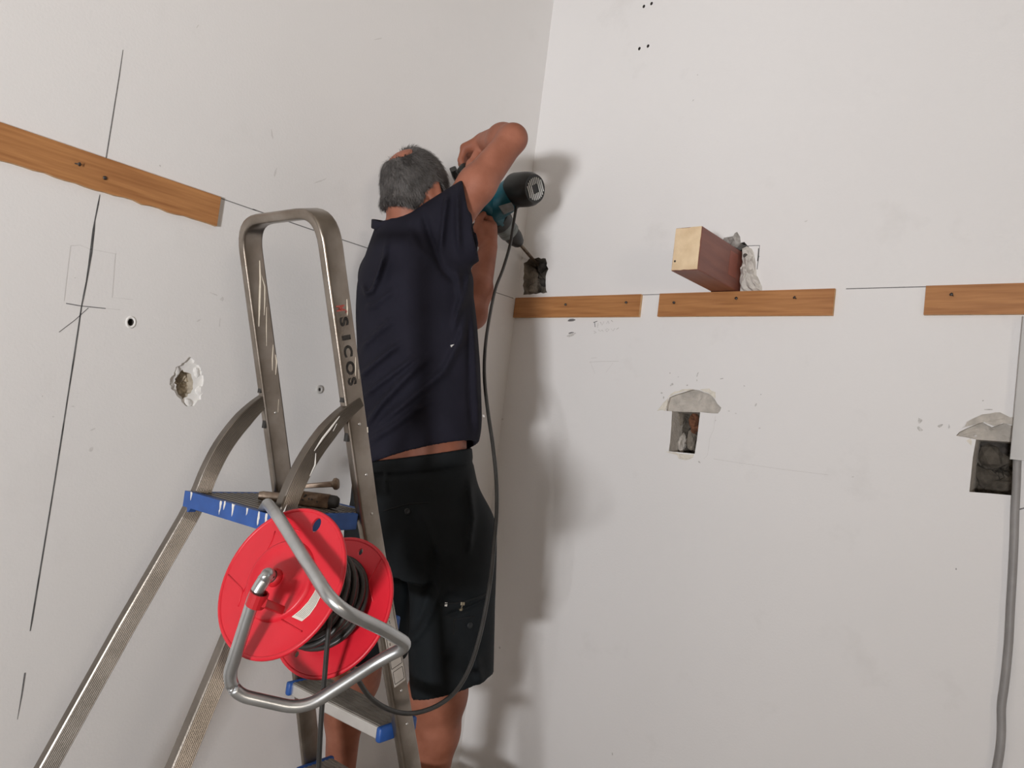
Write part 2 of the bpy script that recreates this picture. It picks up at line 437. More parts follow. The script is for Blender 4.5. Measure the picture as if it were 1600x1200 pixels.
        for _ in range(smooth_iter):
            s = np.zeros_like(Vt); cc = np.zeros(n)
            for a in range(4):
                np.add.at(s, Q[:, a], Vt[Q[:, (a + 1) % 4]]); np.add.at(cc, Q[:, a], 1)
                np.add.at(s, Q[:, a], Vt[Q[:, (a + 3) % 4]]); np.add.at(cc, Q[:, a], 1)
            Vt = 0.5 * Vt + 0.5 * s / cc[:, None]
        me = bpy.data.meshes.new(name)
        me.vertices.add(n); me.vertices.foreach_set('co', Vt.astype(np.float32).ravel())
        me.loops.add(len(Q) * 4); me.loops.foreach_set('vertex_index', Q.astype(np.int32).ravel())
        me.polygons.add(len(Q)); me.polygons.foreach_set('loop_start', np.arange(0, len(Q) * 4, 4, dtype=np.int32))
        me.polygons.foreach_set('use_smooth', np.ones(len(Q), bool))
        me.update(calc_edges=True); me.validate()
        return me
def axis_grid(lo, hi, step, fine=None, fstep=None):
    v = [lo]
    while v[-1] < hi:
        st = step
        for (a, b) in (fine or []):
            if a <= v[-1] <= b: st = fstep
        v.append(v[-1] + st)
    return np.array(v, np.float32)

# ================================================================== STRUCTURE
def plane_R(u, v, d=0.0): return Vector((u, d, v))       # wall plane y = 0, d > 0 goes into the wall
def plane_L(u, v, d=0.0): return Vector((-d, u, v))      # wall plane x = 0
def uvR(px, py): p = onR(px, py); return (p.x, p.z)
def uvL(px, py): p = onL(px, py); return (p.y, p.z)

def strip(bm, P, outline, d0, d1, skip=()):
    n = len(outline)
    for i in range(n):
        if i in skip: continue
        a, b = outline[i], outline[(i + 1) % n]
        bm.faces.new([bm.verts.new(P(a[0], a[1], d0)), bm.verts.new(P(b[0], b[1], d0)),
                      bm.verts.new(P(b[0], b[1], d1)), bm.verts.new(P(a[0], a[1], d1))])
def rough_back(bm, P, outline, depth, amp, seed, rings=4, shrink=1.0):
    rn = random.Random(seed)
    cx = sum(p[0] for p in outline) / len(outline); cy = sum(p[1] for p in outline) / len(outline)
    prev = None
    for k in range(rings):
        f = shrink * (1 - k / rings)
        ring = [bm.verts.new(P(cx + (p[0] - cx) * f, cy + (p[1] - cy) * f, depth + (rn.uniform(-amp, amp) if k else 0))) for p in outline]
        if prev:
            for i in range(len(ring)): bm.faces.new((prev[i], prev[(i + 1) % len(ring)], ring[(i + 1) % len(ring)], ring[i]))
        prev = ring
    c = bm.verts.new(P(cx, cy, depth + rn.uniform(-amp, amp)))
    for i in range(len(prev)): bm.faces.new((prev[i], prev[(i + 1) % len(prev)], c))
def lump(bm, c, r, seed, sub=2, amp=0.3):
    rn = random.Random(seed)
    g = bmesh.ops.create_icosphere(bm, subdivisions=sub, radius=1.0)
    off = [Vector((rn.uniform(-1, 1), rn.uniform(-1, 1), rn.uniform(-1, 1))).normalized() for _ in range(9)]
    for v in g['verts']:
        n = v.co.normalized(); k = 1 + amp * sum(max(0, n.dot(o)) ** 4 * (1 if i % 2 else -1) for i, o in enumerate(off)) * 0.6
        v.co = Vector(c) + Vector((n.x * r[0], n.y * r[1], n.z * r[2])) * k

# --- outlines of the openings broken into the walls
holeA = jag([uvR(*p) for p in ((819, 412), (827, 404), (841, 402), (853, 405), (856, 420), (853, 436), (854, 457), (838, 459), (818, 461), (818, 440))], 0.012, 0.0035, 1)
BX0, BX1, BZ0, BZ1, BLEN = 0.772, 0.852, 1.735, 1.857, 0.263
holeB = [(BX0 - 0.004, BZ0 - 0.03), (BX1 + 0.052, BZ0 - 0.03), (BX1 + 0.050, BZ0 + 0.05), (BX1 + 0.034, BZ1 - 0.03), (BX1 + 0.026, BZ1 + 0.006),
         (BX1 + 0.005, BZ1 + 0.028), (BX1 - 0.03, BZ1 + 0.022), (BX1 - 0.045, BZ1 + 0.003), (BX0 - 0.004, BZ1 + 0.003)]
def PX(f, *pts): return [f(*p) for p in pts]
capC = PX(uvR, (1041, 642), (1043, 630), (1046, 621), (1055, 617), (1063, 614.5), (1075, 611), (1083, 608.5), (1093, 610), (1100, 613), (1107, 615), (1113, 619), (1117, 624), (1121, 631), (1127, 637), (1125, 642), (1122, 646), (1111, 645.5), (1094, 643.8), (1050, 642.4))
nicheC = PX(uvR, (1050, 642.4), (1094, 643.8), (1091.5, 665), (1089, 687), (1085.5, 709), (1065, 707), (1045, 705), (1047, 690), (1049, 665))
capD = PX(uvR, (1494, 680.5), (1499, 675), (1507, 671), (1520, 665), (1535, 659.5), (1543, 664), (1550, 667.5), (1560, 664), (1569, 661), (1580, 665), (1592, 666), (1600, 668), (1603, 692), (1586, 690.5), (1525, 686.5), (1508, 683))
nicheD = PX(uvR, (1525, 686.5), (1586, 690.5), (1584, 730), (1581, 774), (1548, 771), (1514.5, 768.5), (1517, 745), (1520, 715))
unionC = capC[:-2] + [nicheC[1]] + nicheC[2:] + [nicheC[0]]
unionD = capD[:-3] + [nicheD[1]] + nicheD[2:] + [nicheD[0]] + [capD[-1]]
def zpx(pts): return [(x / 3.0, y / 3.0 + 340) for x, y in pts]
chip = jag([uvL(*p) for p in zpx([(890, 655), (915, 682), (937, 702), (955, 745), (946, 800), (942, 855), (905, 880), (868, 880), (838, 842), (806, 808), (800, 762), (828, 705), (858, 688)])], 0.006, 0.0032, 5)
chip_in = jag([uvL(*p) for p in zpx([(860, 716), (905, 738), (915, 790), (893, 832), (862, 852), (832, 812), (828, 752)])], 0.006, 0.0030, 6)
ppx = uvL(204.5, 503.5)
screw = [(ppx[0] + 0.0065 * math.cos(a * PI / 6), ppx[1] + 0.0085 * math.sin(a * PI / 6)) for a in range(12)]

def shell(name, loops3d, material):
    bm = bmesh.new(); fill_loops(bm, loops3d)
    return tag(obj(name, bm, material), kind='structure')
def rect(P, u0, u1, v0, v1): return [P(u0, v0), P(u1, v0), P(u1, v1), P(u0, v1)]
dots = [(1006, 10), (1018, 5.5), (999, 76), (1012.5, 72)]
dot_loops = []
for d in dots:
    q = uvR(*d); dot_loops.append([(q[0] + 0.0052 * math.cos(a * PI / 5), q[1] + 0.0062 * math.sin(a * PI / 5)) for a in range(10)])
wall_right = shell('wall_right', [rect(plane_R, 0, ROOM_X, 0, ROOM_Z)] + [[plane_R(*p) for p in L] for L in [holeA, holeB, unionC, unionD] + dot_loops], M['wallR'])
wall_left = shell('wall_left', [rect(plane_L, ROOM_Y, 0, 0, ROOM_Z)] + [[plane_L(*p) for p in L] for L in (chip, screw)], M['wallL'])
wall_rear = shell('wall_rear', [rect(lambda u, v: V(u, ROOM_Y, v), 0, ROOM_X, 0, ROOM_Z), rect(lambda u, v: V(u, ROOM_Y, v), *DOOR)], M['bare'])
wall_side = shell('wall_side', [rect(lambda u, v: V(ROOM_X, u, v), ROOM_Y, 0, 0, ROOM_Z), rect(lambda u, v: V(ROOM_X, u, v), *WIN)], M['bare'])
floor = shell('floor', [rect(lambda u, v: V(u, v, 0), 0, ROOM_X, ROOM_Y, 0)], M['floor'])
ceiling = shell('ceiling', [rect(lambda u, v: V(u, v, ROOM_Z), 0, ROOM_X, ROOM_Y, 0)], M['slab'])
# frames of the doorway and the window behind the camera
for nm, (x0, x1, z0, z1), P, sill in (('door_1', DOOR, lambda u, v, d: V(u, ROOM_Y - d, v), 0.04), ('window_1', WIN, lambda u, v, d: V(ROOM_X + d, u, v), 0.06)):
    bm = bmesh.new()
    for a0, a1, c0, c1 in ((x0 - 0.06, x0, z0 - sill, z1 + 0.06), (x1, x1 + 0.06, z0 - sill, z1 + 0.06), (x0, x1, z1, z1 + 0.06), (x0, x1, z0 - sill, z0)):
        p, q = P(a0, c0, -0.02), P(a1, c1, 0.05)
        box(bm, (min(p.x, q.x), min(p.y, q.y), p.z), (max(p.x, q.x), max(p.y, q.y), q.z))
    tag(obj(nm, bm, M['frame']), kind='structure')

# --- recess linings and broken masonry, parts of the walls
bm = bmesh.new(); strip(bm, plane_R, holeA, 0, 0.07); rough_back(bm, plane_R, holeA, 0.07, 0.02, 2, rings=5)
obj('masonry_recess', bm, M['rubble'], wall_right)
for i, (px, py, r, mt) in enumerate([(824, 445, 0.018, 'mortar'), (838, 450, 0.024, 'rubble'), (850, 440, 0.018, 'dark'), (823, 424, 0.018, 'rubble'), (847, 420, 0.020, 'dark'), (834, 458, 0.020, 'mortar'), (833, 434, 0.024, 'rubble')]):
    bm = bmesh.new(); lump(bm, onR(px, py, 0.055), (r * 0.9, r * 0.8, r), 20 + i, amp=0.7)
    obj('broken_masonry_lump', bm, M[mt], wall_right)
bm = bmesh.new(); strip(bm, plane_R, holeB, 0, 0.12); rough_back(bm, plane_R, holeB, 0.12, 0.01, 3)
obj('beam_pocket', bm, M['dark'], wall_right)
for nm, cap, nic, uni, dep, sd in (('C', capC, nicheC, unionC, 0.075, 7), ('D', capD, nicheD, unionD, 0.085, 8)):
    k = len(cap)
    bm = bmesh.new(); strip(bm, plane_R, cap, 0, 0.012, skip=(k - 2,) if nm == 'C' else (k - 3,)); rough_back(bm, plane_R, cap, 0.012, 0.0015, sd, rings=3)
    obj('mortar_patch', bm, M['mortar'], wall_right)
    bm = bmesh.new(); strip(bm, plane_R, nic, 0.0, dep, skip=(0,)); strip(bm, plane_R, nic, 0.012, dep, skip=tuple(range(1, len(nic))))
    obj('niche_lining', bm, M['mortar'], wall_right)
    bm = bmesh.new(); rough_back(bm, plane_R, jag(nic, 0.012, 0.001, sd), dep, 0.012, sd, rings=6, shrink=1.04)
    obj('niche_back', bm, M['deep'], wall_right)
rub = [(1084, 657, 0.014, 0.026, 'brick', 0.060), (1086, 671, 0.012, 0.018, 'brick', 0.062), (1067, 692, 0.010, 0.032, 'mortar', 0.066), (1080, 694, 0.014, 0.030, 'rubble', 0.068), (1063, 655, 0.012, 0.03, 'rubble', 0.06),
       (1540, 710, 0.030, 0.030, 'deep', 0.080), (1566, 716, 0.034, 0.026, 'deep', 0.085), (1536, 742, 0.030, 0.034, 'deep', 0.085), (1564, 752, 0.036, 0.036, 'deep', 0.088), (1552, 697, 0.04, 0.02, 'dark', 0.085)]
for i, (px, py, rx, rz, mt, dp) in enumerate(rub):
    bm = bmesh.new(); lump(bm, onR(px, py, dp), (rx, 0.022, rz), 40 + i, amp=0.8)
    obj('brick_fragment' if mt == 'brick' else 'rubble_stone', bm, M[mt], wall_right)
def chips(name, P, uv, pts, depth, material, parent, seed, amp=0.002):
    """thin broken-plaster flake lying on the wall"""
    bm = bmesh.new(); o = jag([uv(*p) for p in pts], 0.010, amp, seed)
    strip(bm, P, o, 0.001, -depth); rough_back(bm, P, o, -depth, depth * 0.35, seed, rings=3)
    return obj(name, bm, material, parent)
chips('plaster_flake', plane_R, uvR, [(1040.5, 706), (1050, 706), (1066, 709.5), (1084, 711), (1083, 715), (1070, 719), (1062, 716), (1058, 711), (1048, 709)], 0.003, M['plaster'], wall_right, 3)
chips('plaster_flake', plane_R, uvR, [(1028, 641), (1034, 634), (1044, 622), (1043, 632), (1040.5, 641.5)], 0.003, M['plaster'], wall_right, 4)
chips('plaster_flake', plane_R, uvR, [(1044, 620.5), (1055, 612), (1066, 608.5), (1078, 607.5), (1083, 607.8), (1075, 610.3), (1063, 613.6), (1055, 616)], 0.002, M['plaster'], wall_right, 9)
chips('plaster_flake', plane_R, uvR, [(1094, 609), (1108, 608), (1117, 613), (1117.5, 622), (1107, 614)], 0.002, M['plaster'], wall_right, 5)
chips('plaster_flake', plane_R, uvR, [(1502, 670), (1520, 656), (1545, 646), (1565, 645), (1577, 651), (1593, 655), (1592, 664), (1580, 663.5), (1569, 659.5), (1550, 666), (1535, 658)], 0.003, M['mortar'], wall_right, 6, 0.004)
chips('plaster_flake', plane_R, uvR, [(1511, 690), (1518, 686), (1520, 690), (1516, 695)], 0.002, M['plaster'], wall_right, 8)
bm = bmesh.new(); strip(bm, plane_L, chip, 0, 0.007)
n = len(chip)
cin = chip_in
vo = [bm.verts.new(plane_L(p[0], p[1], 0.007)) for p in chip]; vi = [bm.verts.new(plane_L(p[0], p[1], 0.009)) for p in cin]
es = [bm.edges.new((vo[i], vo[(i + 1) % n])) for i in range(n)] + [bm.edges.new((vi[i], vi[(i + 1) % len(vi)])) for i in range(len(vi))]
bmesh.ops.triangle_fill(bm, use_beauty=True, edges=es)
obj('chipped_plaster', bm, M['ceil'], wall_left)
bm = bmesh.new(); strip(bm, plane_L, cin, 0.009, 0.035); rough_back(bm, plane_L, cin, 0.035, 0.008, 12, rings=4)
obj('chip_core', bm, mat('sandy_core', (0.50, 0.44, 0.35), 0.95, var=0.2, scale=60, bump=0.8, bscale=90), wall_left)
for i, (px, py) in enumerate([(268, 606), (310, 582), (312, 612), (297, 630), (279, 580)]):
    bm = bmesh.new(); q = uvL(px, py); lump(bm, plane_L(q[0], q[1], 0.007), (0.005, 0.009, 0.012), 60 + i, amp=0.5)
    obj('plaster_flake', bm, M['ceil'], wall_left)
bm = bmesh.new(); strip(bm, plane_L, screw, 0, 0.03); rough_back(bm, plane_L, screw, 0.03, 0.002, 13, rings=2)
obj('drilled_hole', bm, M['dark'], wall_left)
bm = bmesh.new()
ring = [plane_L(ppx[0] + 0.0095 * math.cos(a * PI / 8), ppx[1] + 0.012 * math.sin(a * PI / 8), 0.0008) for a in range(16)]
sweep(bm, ring, circ(0.003, 6), closed=True); obj('plaster_rim', bm, M['ceil'], wall_left, smooth=True)
for L, d in zip(dot_loops, dots):
    bm = bmesh.new(); strip(bm, plane_R, L, 0, 0.03); rough_back(bm, plane_R, L, 0.03, 0.001, 14, rings=2); obj('drilled_hole', bm, M['dark'], wall_right)
q = uvL(499, 608.5); bm = bmesh.new()
lathe(bm, [(0.0045, 0.002), (0.0045, -0.006), (0.0115, -0.006), (0.0125, 0.0), (0.0115, 0.0035), (0.0055, 0.0045), (0.0045, 0.002)], plane_L(q[0], q[1]), (1, 0, 0), 16)
bm2 = bmesh.new(); lathe(bm2, [(0.0, 0.001), (0.005, 0.001)], plane_L(q[0], q[1]), (1, 0, 0), 12)
pl = obj('wall_plug', bm, M['plug'], None, smooth=True); tag(pl, 'small grey wall plug in the left wall inside the ladder hoop', 'wall plug'); obj('plug_hole', bm2, M['dark'], pl)

# --- pencil and marker lines drawn on the walls
def ribbon(name, uv, P, pts, width, material, parent, proud=0.0006):
    bm = bmesh.new(); Q = [Vector(uv(*p[:2])) for p in pts]
    W = [(p[2] if len(p) > 2 else width) for p in pts]
    rows = []
    for i, q in enumerate(Q):
        t = (Q[min(i + 1, len(Q) - 1)] - Q[max(i - 1, 0)]).normalized(); n = Vector((-t.y, t.x)) * W[i] / 2
        rows.append((bm.verts.new(P(q.x + n.x, q.y + n.y, -proud)), bm.verts.new(P(q.x - n.x, q.y - n.y, -proud))))
    for a, b in zip(rows[:-1], rows[1:]): bm.faces.new((a[0], b[0], b[1], a[1]))
    return obj(name, bm, material, parent)
LN = lambda pts, w=0.0022, m='pencil': ribbon('pencil_line', uvL, plane_L, pts, w, M[m], wall_left)
RN = lambda pts, w=0.0022, m='pencil': ribbon('pencil_line', uvR, plane_R, pts, w, M[m], wall_right)
LN([(192, 78, 0.0012), (186, 120, 0.0022), (165.5, 248, 0.0026)])
ribbon('marker_line', uvL, plane_L, [(a_, b_, c_ * 0.62) for a_, b_, c_ in [(156, 304, 0.002), (153, 320, 0.005), (148, 345, 0.004), (146, 360, 0.008), (142, 395, 0.009), (139, 415, 0.007), (135, 440, 0.005), (131, 460, 0.006), (127, 480, 0.004), (122, 515, 0.005), (116, 555, 0.0055), (105, 625, 0.0042), (95, 690, 0.005), (80, 785, 0.0045), (62, 895, 0.005), (50, 968, 0.0055), (47, 986, 0.003)]], 0.005, M['marker'], wall_left)
LN([(39, 1051, 0.0035), (34, 1085, 0.003), (27, 1124, 0.0008)])
LN([(345, 310), (400, 329)]); LN([(395, 327), (480, 356.5), (575, 388)], 0.0026); LN([(750, 449), (802, 466)], 0.0024)
LN([(103, 474), (126, 478), (165, 482)], 0.002); LN([(92, 519), (117, 500), (138, 481)], 0.0015)
LN([(110, 384), (125, 383), (140, 389), (182, 397)], 0.0012, 'faint'); LN([(110, 384), (100, 470)], 0.0010, 'faint'); LN([(180, 397), (175, 465), (208, 468)], 0.0012, 'faint')
LN([(165, 482), (188, 484)], 0.0012, 'faint')
RN([(1000, 461), (1031, 460)]); RN([(1322, 451.3), (1447, 448)], 0.0024)
RN([(1162, 384.5), (1187, 383.6), (1185, 405), (1183, 421)], 0.0022)
RN([(1185.5, 388), (1184, 408), (1186, 400)], 0.003)
RN([(921, 566), (935, 565), (967, 564.5)], 0.0018, 'faint'); RN([(924, 559.5), (933, 559)], 0.0018, 'faint'); RN([(923, 567), (930, 584)], 0.001, 'faint'); RN([(958, 567), (947, 582)], 0.001, 'faint')
RN([(1118, 650), (1115, 672), (1109, 685), (1107.5, 700), (1105, 712), (1100, 717)], 0.0011, 'faint')
RN([(1115, 717), (1160, 724), (1220, 733), (1295, 742)], 0.0012, 'faint')
RN([(1592, 796), (1600, 794), (1612, 792)], 0.003)
# handwriting under the first batten on the right wall
for w in ([(927.5, 504), (933.5, 501.8)], [(929.2, 503), (930, 511)], [(934.5, 505), (934, 512)], [(938, 503), (941, 508), (944, 502.5)], [(948, 506), (950, 501.5), (952, 506)], [(955, 500.5), (958, 503)]):
    RN(w, 0.0022, 'smudge' if w[0][0] > 934 else 'pencil')
for w in ([(928, 517), (932, 520), (928, 521)], [(935, 515), (938, 518), (941, 515.5), (943, 518.5)], [(946, 515.5), (948.5, 518.5), (952, 515), (949, 513.5), (946, 515.5)], [(955, 514), (958, 517), (961, 513)], [(963, 515), (967, 512)]):
    RN(w, 0.0018, 'smudge')
def scuff(px, py, rx, ry, seed, side='R', m='smudge', ang=0.0):
    rn = random.Random(seed); k = 9
    pts = []
    for i in range(k):
        a = 2 * PI * i / k; r = rn.uniform(0.55, 1.15); x, y = rx * r * math.cos(a), ry * r * math.sin(a)
        pts.append((px + x * math.cos(ang) - y * math.sin(ang), py + x * math.sin(ang) + y * math.cos(ang)))
    bm = bmesh.new()
    if side == 'R': bm.faces.new([bm.verts.new(plane_R(*uvR(*p), -0.0005)) for p in pts])
    else: bm.faces.new([bm.verts.new(plane_L(*uvL(*p), -0.0005)) for p in pts])
    obj('scuff_mark', bm, M[m], wall_right if side == 'R' else wall_left)
SC_R = [(894, 500, 8, 2.2, 'pencil', -0.15), (893, 523, 9, 2.4, 'smudge', -0.35), (893, 520, 6, 1.2, 'pencil', -0.2), (1437, 657, 4, 5, 'smudge', 0), (1437, 670, 5, 3.5, 'smudge', 0.4), (1469, 665, 5, 2.5, 'smudge', -0.4), (1483, 667, 1.5, 4, 'smudge', 0),
        (1090, 585, 1.2, 4, 'smudge', 0.3), (1089, 594, 1, 2, 'smudge', 0), (1050, 601, 3.5, 2, 'smudge', -0.8), (1034, 614, 2, 1.6, 'smudge', 0), (1037, 621, 1.2, 2.5, 'smudge', 0), (1128, 591.5, 3, 1, 'smudge', -0.2), (1163, 603, 1.6, 1, 'smudge', 0),
        (1181, 633, 1.6, 3, 'smudge', 0.5), (1139, 642.5, 1.6, 1.2, 'smudge', 0), (1150, 646, 1.6, 1, 'smudge', 0), (1189, 616.5, 1.3, 1, 'smudge', 0), (1187, 669, 2, 0.8, 'smudge', 0), (1093, 722, 2.5, 1.4, 'smudge', 0.8), (1118, 657, 1, 1, 'smudge', 0),
        (1047, 583, 1.2, 1, 'smudge', 0), (1074, 602, 1.5, 1.2, 'smudge', 0), (1060, 589, 1.3, 0.8, 'smudge', 0), (1536, 626, 1.2, 1.4, 'smudge', 0), (1494, 889, 1, 1.8, 'pencil', 0), (1090, 117, 1, 1, 'smudge', 0), (1083, 157, 0.7, 2.2, 'smudge', 0.7), (1259, 346, 3.5, 1.5, 'faint', -0.4),
        (1545, 640, 7, 1.2, 'smudge', 0), (1524, 681, 3, 2, 'smudge', 0), (781, 1012, 1.5, 2.5, 'smudge', 0), (957, 1178, 1, 2.5, 'smudge', 0), (785, 655, 2, 1.2, 'smudge', 0), (1333, 745, 2, 1, 'smudge', 0)]
for i, (px, py, rx, ry, mm, a) in enumerate(SC_R): scuff(px, py, rx, ry, 100 + i, 'R', mm, a)
SC_L = [(347, 467, 4, 4, 'faint', 0), (335, 460, 9, 1.2, 'faint', 0.4), (430, 270, 1.5, 9, 'faint', 0.3), (425, 210, 1.2, 9, 'faint', -0.15), (500, 283, 13, 1.3, 'faint', -0.35), (250, 259, 2, 1.2, 'smudge', 0.6), (309, 41, 1, 4, 'faint', 0.6), (590, 61, 8, 0.8, 'faint', -0.2), (83, 651, 2, 1.2, 'faint', 0), (66, 619, 1, 1, 'smudge', 0), (117, 434, 2, 0.8, 'smudge', 0), (145, 671, 5, 1.2, 'faint', -0.4), (113, 635, 3, 1, 'faint', 0), (330, 640, 4, 6, 'ceil', 0), (142, 702, 4, 5, 'faint', 0), (343, 505, 1, 9, 'faint', 0.1), (310, 501, 4, 1.2, 'faint', -0.5)]
for i, (px, py, rx, ry, mm, a) in enumerate(SC_L): scuff(px, py, rx, ry, 200 + i, 'L', mm, a)

# ================================================================== BATTENS, BEAM, CONDUIT
LZ = 1.7340; BH = 0.0735; BT = 0.011
def batten(length, name, label, loc, rotz, ragged=False, seed=0, end_raw=True):
    """plank with length along local +X, front face at local -Y, wall side at y=0, top edge at z=0"""
    rn = random.Random(seed)
    root = empty(name, loc, rotz); tag(root, label, 'wooden batten', 'wooden battens fixed along the level line')
    bm = bmesh.new(); n = 40 if ragged else 2
    top = [(length * i / (n - 1), 0.0) for i in range(n)]
    bot = [(length * i / (n - 1), -BH - (rn.uniform(-0.0022, 0.0022) if ragged and 0 < i < n - 1 else 0)) for i in range(n)]
    pts = top + bot[::-1]
    f = [bm.verts.new((x, -BT, z)) for x, z in pts]; b = [bm.verts.new((x, 0, z)) for x, z in pts]
    k = len(pts)
    for i in range(n - 1):
        bm.faces.new((f[i], f[i + 1], f[k - 2 - i], f[k - 1 - i])); bm.faces.new((b[i], b[k - 1 - i], b[k - 2 - i], b[i + 1]))
    for i in range(k): bm.faces.new((f[i], b[i], b[(i + 1) % k], f[(i + 1) % k]))
    bmesh.ops.recalc_face_normals(bm, faces=bm.faces)
    me = bpy.data.meshes.new('board'); me.materials.append(M['oak']); me.materials.append(M['oakedge'])
    bm.to_mesh(me); bm.free()
    for p in me.polygons:
        if abs(p.normal.x) > 0.9 or p.normal.z < -0.5: p.material_index = 1
    o = bpy.data.objects.new('board', me); COL.objects.link(o); o.parent = root
    return root
def nail(root, world, tilt, length=0.012):
    p = root.matrix_basis.inverted() @ world
    bm = bmesh.new(); d = Vector((tilt[0], -1, tilt[1])).normalized(); a = Vector((p.x, -BT + 0.004, p.z))
    sweep(bm, [a, a + d * length * 0.6, a + d * length], circ(0.0016, 7))
    lathe(bm, [(0, 0.0022), (0.0042, 0.0016), (0.0045, 0.0), (0.0016, -0.0006)], a + d * length, d, 9)
    obj('nail', bm, M['nail'], root, smooth=True)
def onRz(px): # point of the right wall level line at the image column px
    best = None
    for i in range(4000):
        x = i * 0.0006; p = V(x, -BT, LZ) - CAM; X = 800 + FPX * p.dot(CR) / p.dot(CF)
        if best is None or abs(X - px) < best[0]: best = (abs(X - px), x)
    return best[1]
RB = [(803, 1002, 'short oak batten on the right wall next to the room corner', [((885, 477), (0.1, 0.1)), ((978.5, 474.5), (0.3, 0.25))]),
      (1031, 1304.5, 'oak batten on the right wall with the beam stub resting on it', [((1054.5, 471.5), (0.05, -0.4)), ((1150.5, 468.5), (0.2, 0.3)), ((1245, 467.5), (-0.6, 0.45))]),
      (1447, 1720, 'oak batten at the right edge of the photo above the square hole', [((1490, 463), (-0.4, 0.35))])]
for i, (a, b, lab, nails) in enumerate(RB):
    xa = max(onRz(a), 0.003); xb = onRz(b)
    r = batten(xb - xa, 'wooden_batten', lab, (xa, -0.0005, LZ), 0.0, seed=30 + i)
    for (pp, t) in nails: nail(r, onR(pp[0], pp[1], -BT), t, 0.011)
ya = onL(345, 312, BT).y; yb = -1.95
r = batten(ya - yb, 'wooden_batten', 'long oak batten with ragged lower edge on the left wall', (0.0005, yb, LZ), PI / 2, ragged=True, seed=33)
# local -Y must face +X: rotate by +90 deg puts local -Y on +X
nail(r, onL(115.5, 254.5, BT), (0.7, -0.1), 0.014); nail(r, onL(162.5, 278.5, BT), (0.1, 0.1), 0.006)

beam = empty('timber_beam', (BX0, 0, BZ0)); tag(beam, 'red-brown painted square beam stub sticking out of the right wall', 'beam')
bm = bmesh.new(); bw, bh = BX1 - BX0, BZ1 - BZ0
box(bm, (0, -BLEN, 0.001), (bw, 0.10, bh), bevel=0.003); obj('beam_body', bm, M['beam'], beam)
bm = bmesh.new(); pts = jag([(0.002, 0.003), (bw - 0.002, 0.003), (bw - 0.002, bh - 0.002), (0.002, bh - 0.002)], 0.012, 0.0009, 3)
poly_prism(bm, [V(x, -BLEN - 0.0012, z) for x, z in pts], (0, 0.003, 0)); obj('sawn_end', bm, M['beamend'], beam)
bm = bmesh.new(); box(bm, (bw, -0.075, 0.035), (bw + 0.0006, -0.022, 0.105)); obj('paint_patch', bm, mat('brighter_red_paint', (0.26, 0.072, 0.045), 0.4, var=0.1, scale=30), beam)
bm = bmesh.new(); lathe(bm, [(0.0, 0.001), (0.003, 0.0008), (0.0032, 0)], (0.010, -BLEN - 0.0014, 0.028), (0, -1, 0), 8); obj('nail_head', bm, M['nail'], beam)

def crumple(name, outline, base_y, bulge, seed, material, label):
    """crumpled sheet stuffed in the gap: a faceted bulging solid in front of the wall"""
    rn = random.Random(seed); bm = bmesh.new()
    o = jag(outline, 0.010, 0.0025, seed); cx = sum(p[0] for p in o) / len(o); cy = sum(p[1] for p in o) / len(o)
    prev = [bm.verts.new((p[0], 0.03, p[1])) for p in o]
    for f, d in ((1.0, 0.0), (0.86, 0.55), (0.66, 0.85), (0.44, 1.0), (0.22, 0.9)):
        ring = [bm.verts.new((cx + (p[0] - cx) * f + rn.uniform(-1, 1) * 0.0025 * (f < 1), base_y - bulge * d + rn.uniform(-1, 1) * bulge * 0.42 * (d > 0), cy + (p[1] - cy) * f + rn.uniform(-1, 1) * 0.003 * (f < 1))) for p in o]
        for i in range(len(o)): bm.faces.new((prev[i], prev[(i + 1) % len(o)], ring[(i + 1) % len(o)], ring[i]))
        prev = ring
    c = bm.verts.new((cx, base_y - bulge, cy))
    for i in range(len(prev)): bm.faces.new((prev[i], prev[(i + 1) % len(prev)], c))
    return tag(obj(name, bm, material), label, 'crumpled paper')
cr = crumple('crumpled_paper', [uvR(*p) for p in ((1159, 389), (1166, 386), (1174, 390), (1179, 394), (1178, 402), (1180, 410), (1182, 424), (1185, 435), (1190, 447), (1191, 455), (1157, 456), (1156, 440), (1159, 420), (1160, 402))], 0.0, 0.016, 5, M['paper'], 'pale grey crumpled paper stuffed beside the beam stub')
bm = bmesh.new(); q = uvR(1167, 401); lathe(bm, [(0.0, -0.017), (0.005, -0.0172), (0.007, -0.012)], plane_R(q[0], q[1]), (0, 1, 0), 9); obj('dark_hole', bm, M['dark'], cr)
crumple('crumpled_paper', [uvR(*p) for p in ((1128, 380), (1133, 373), (1143, 370), (1150, 368), (1153, 362), (1156, 370), (1157, 379), (1152, 386), (1146, 390), (1138, 386))], 0.0, 0.012, 9, M['darkpaper'], 'dark grey crumpled paper poking out above the beam stub')

# conduit and cable
cx1 = onR(1603, 600).x
pa = onR(1609, 496, -0.008); pb = onR(1595, 719.5, -0.008)
bm = bmesh.new(); sweep(bm, [V(pb.x, -0.011, pb.z), V(pb.x + 0.003, -0.011, pa.z)], rrect(0.022, 0.040, 0.003), normal=(0, -1, 0))
cn = obj('cable_trunking', bm, M['conduit'], None, smooth=True, auto=0.6); tag(cn, 'pale grey plastic cable trunking on the right wall beside the square hole', 'trunking')
pts = [(1589.5, 715), (1588, 760), (1586, 800), (1584.5, 850), (1582, 900), (1579, 950), (1576.5, 1000), (1573, 1040), (1569, 1075), (1565, 1105), (1565, 1140), (1563, 1170), (1558, 1200), (1551, 1235), (1546, 1290)]
bm = bmesh.new(); sweep(bm, catmull([onR(px, py, -0.010) for px, py in pts], 4), circ(0.0085, 10))
cb = obj('grey_cable', bm, M['greycable'], None, smooth=True); tag(cb, 'dark grey cable hanging down the right wall from the trunking', 'cable')

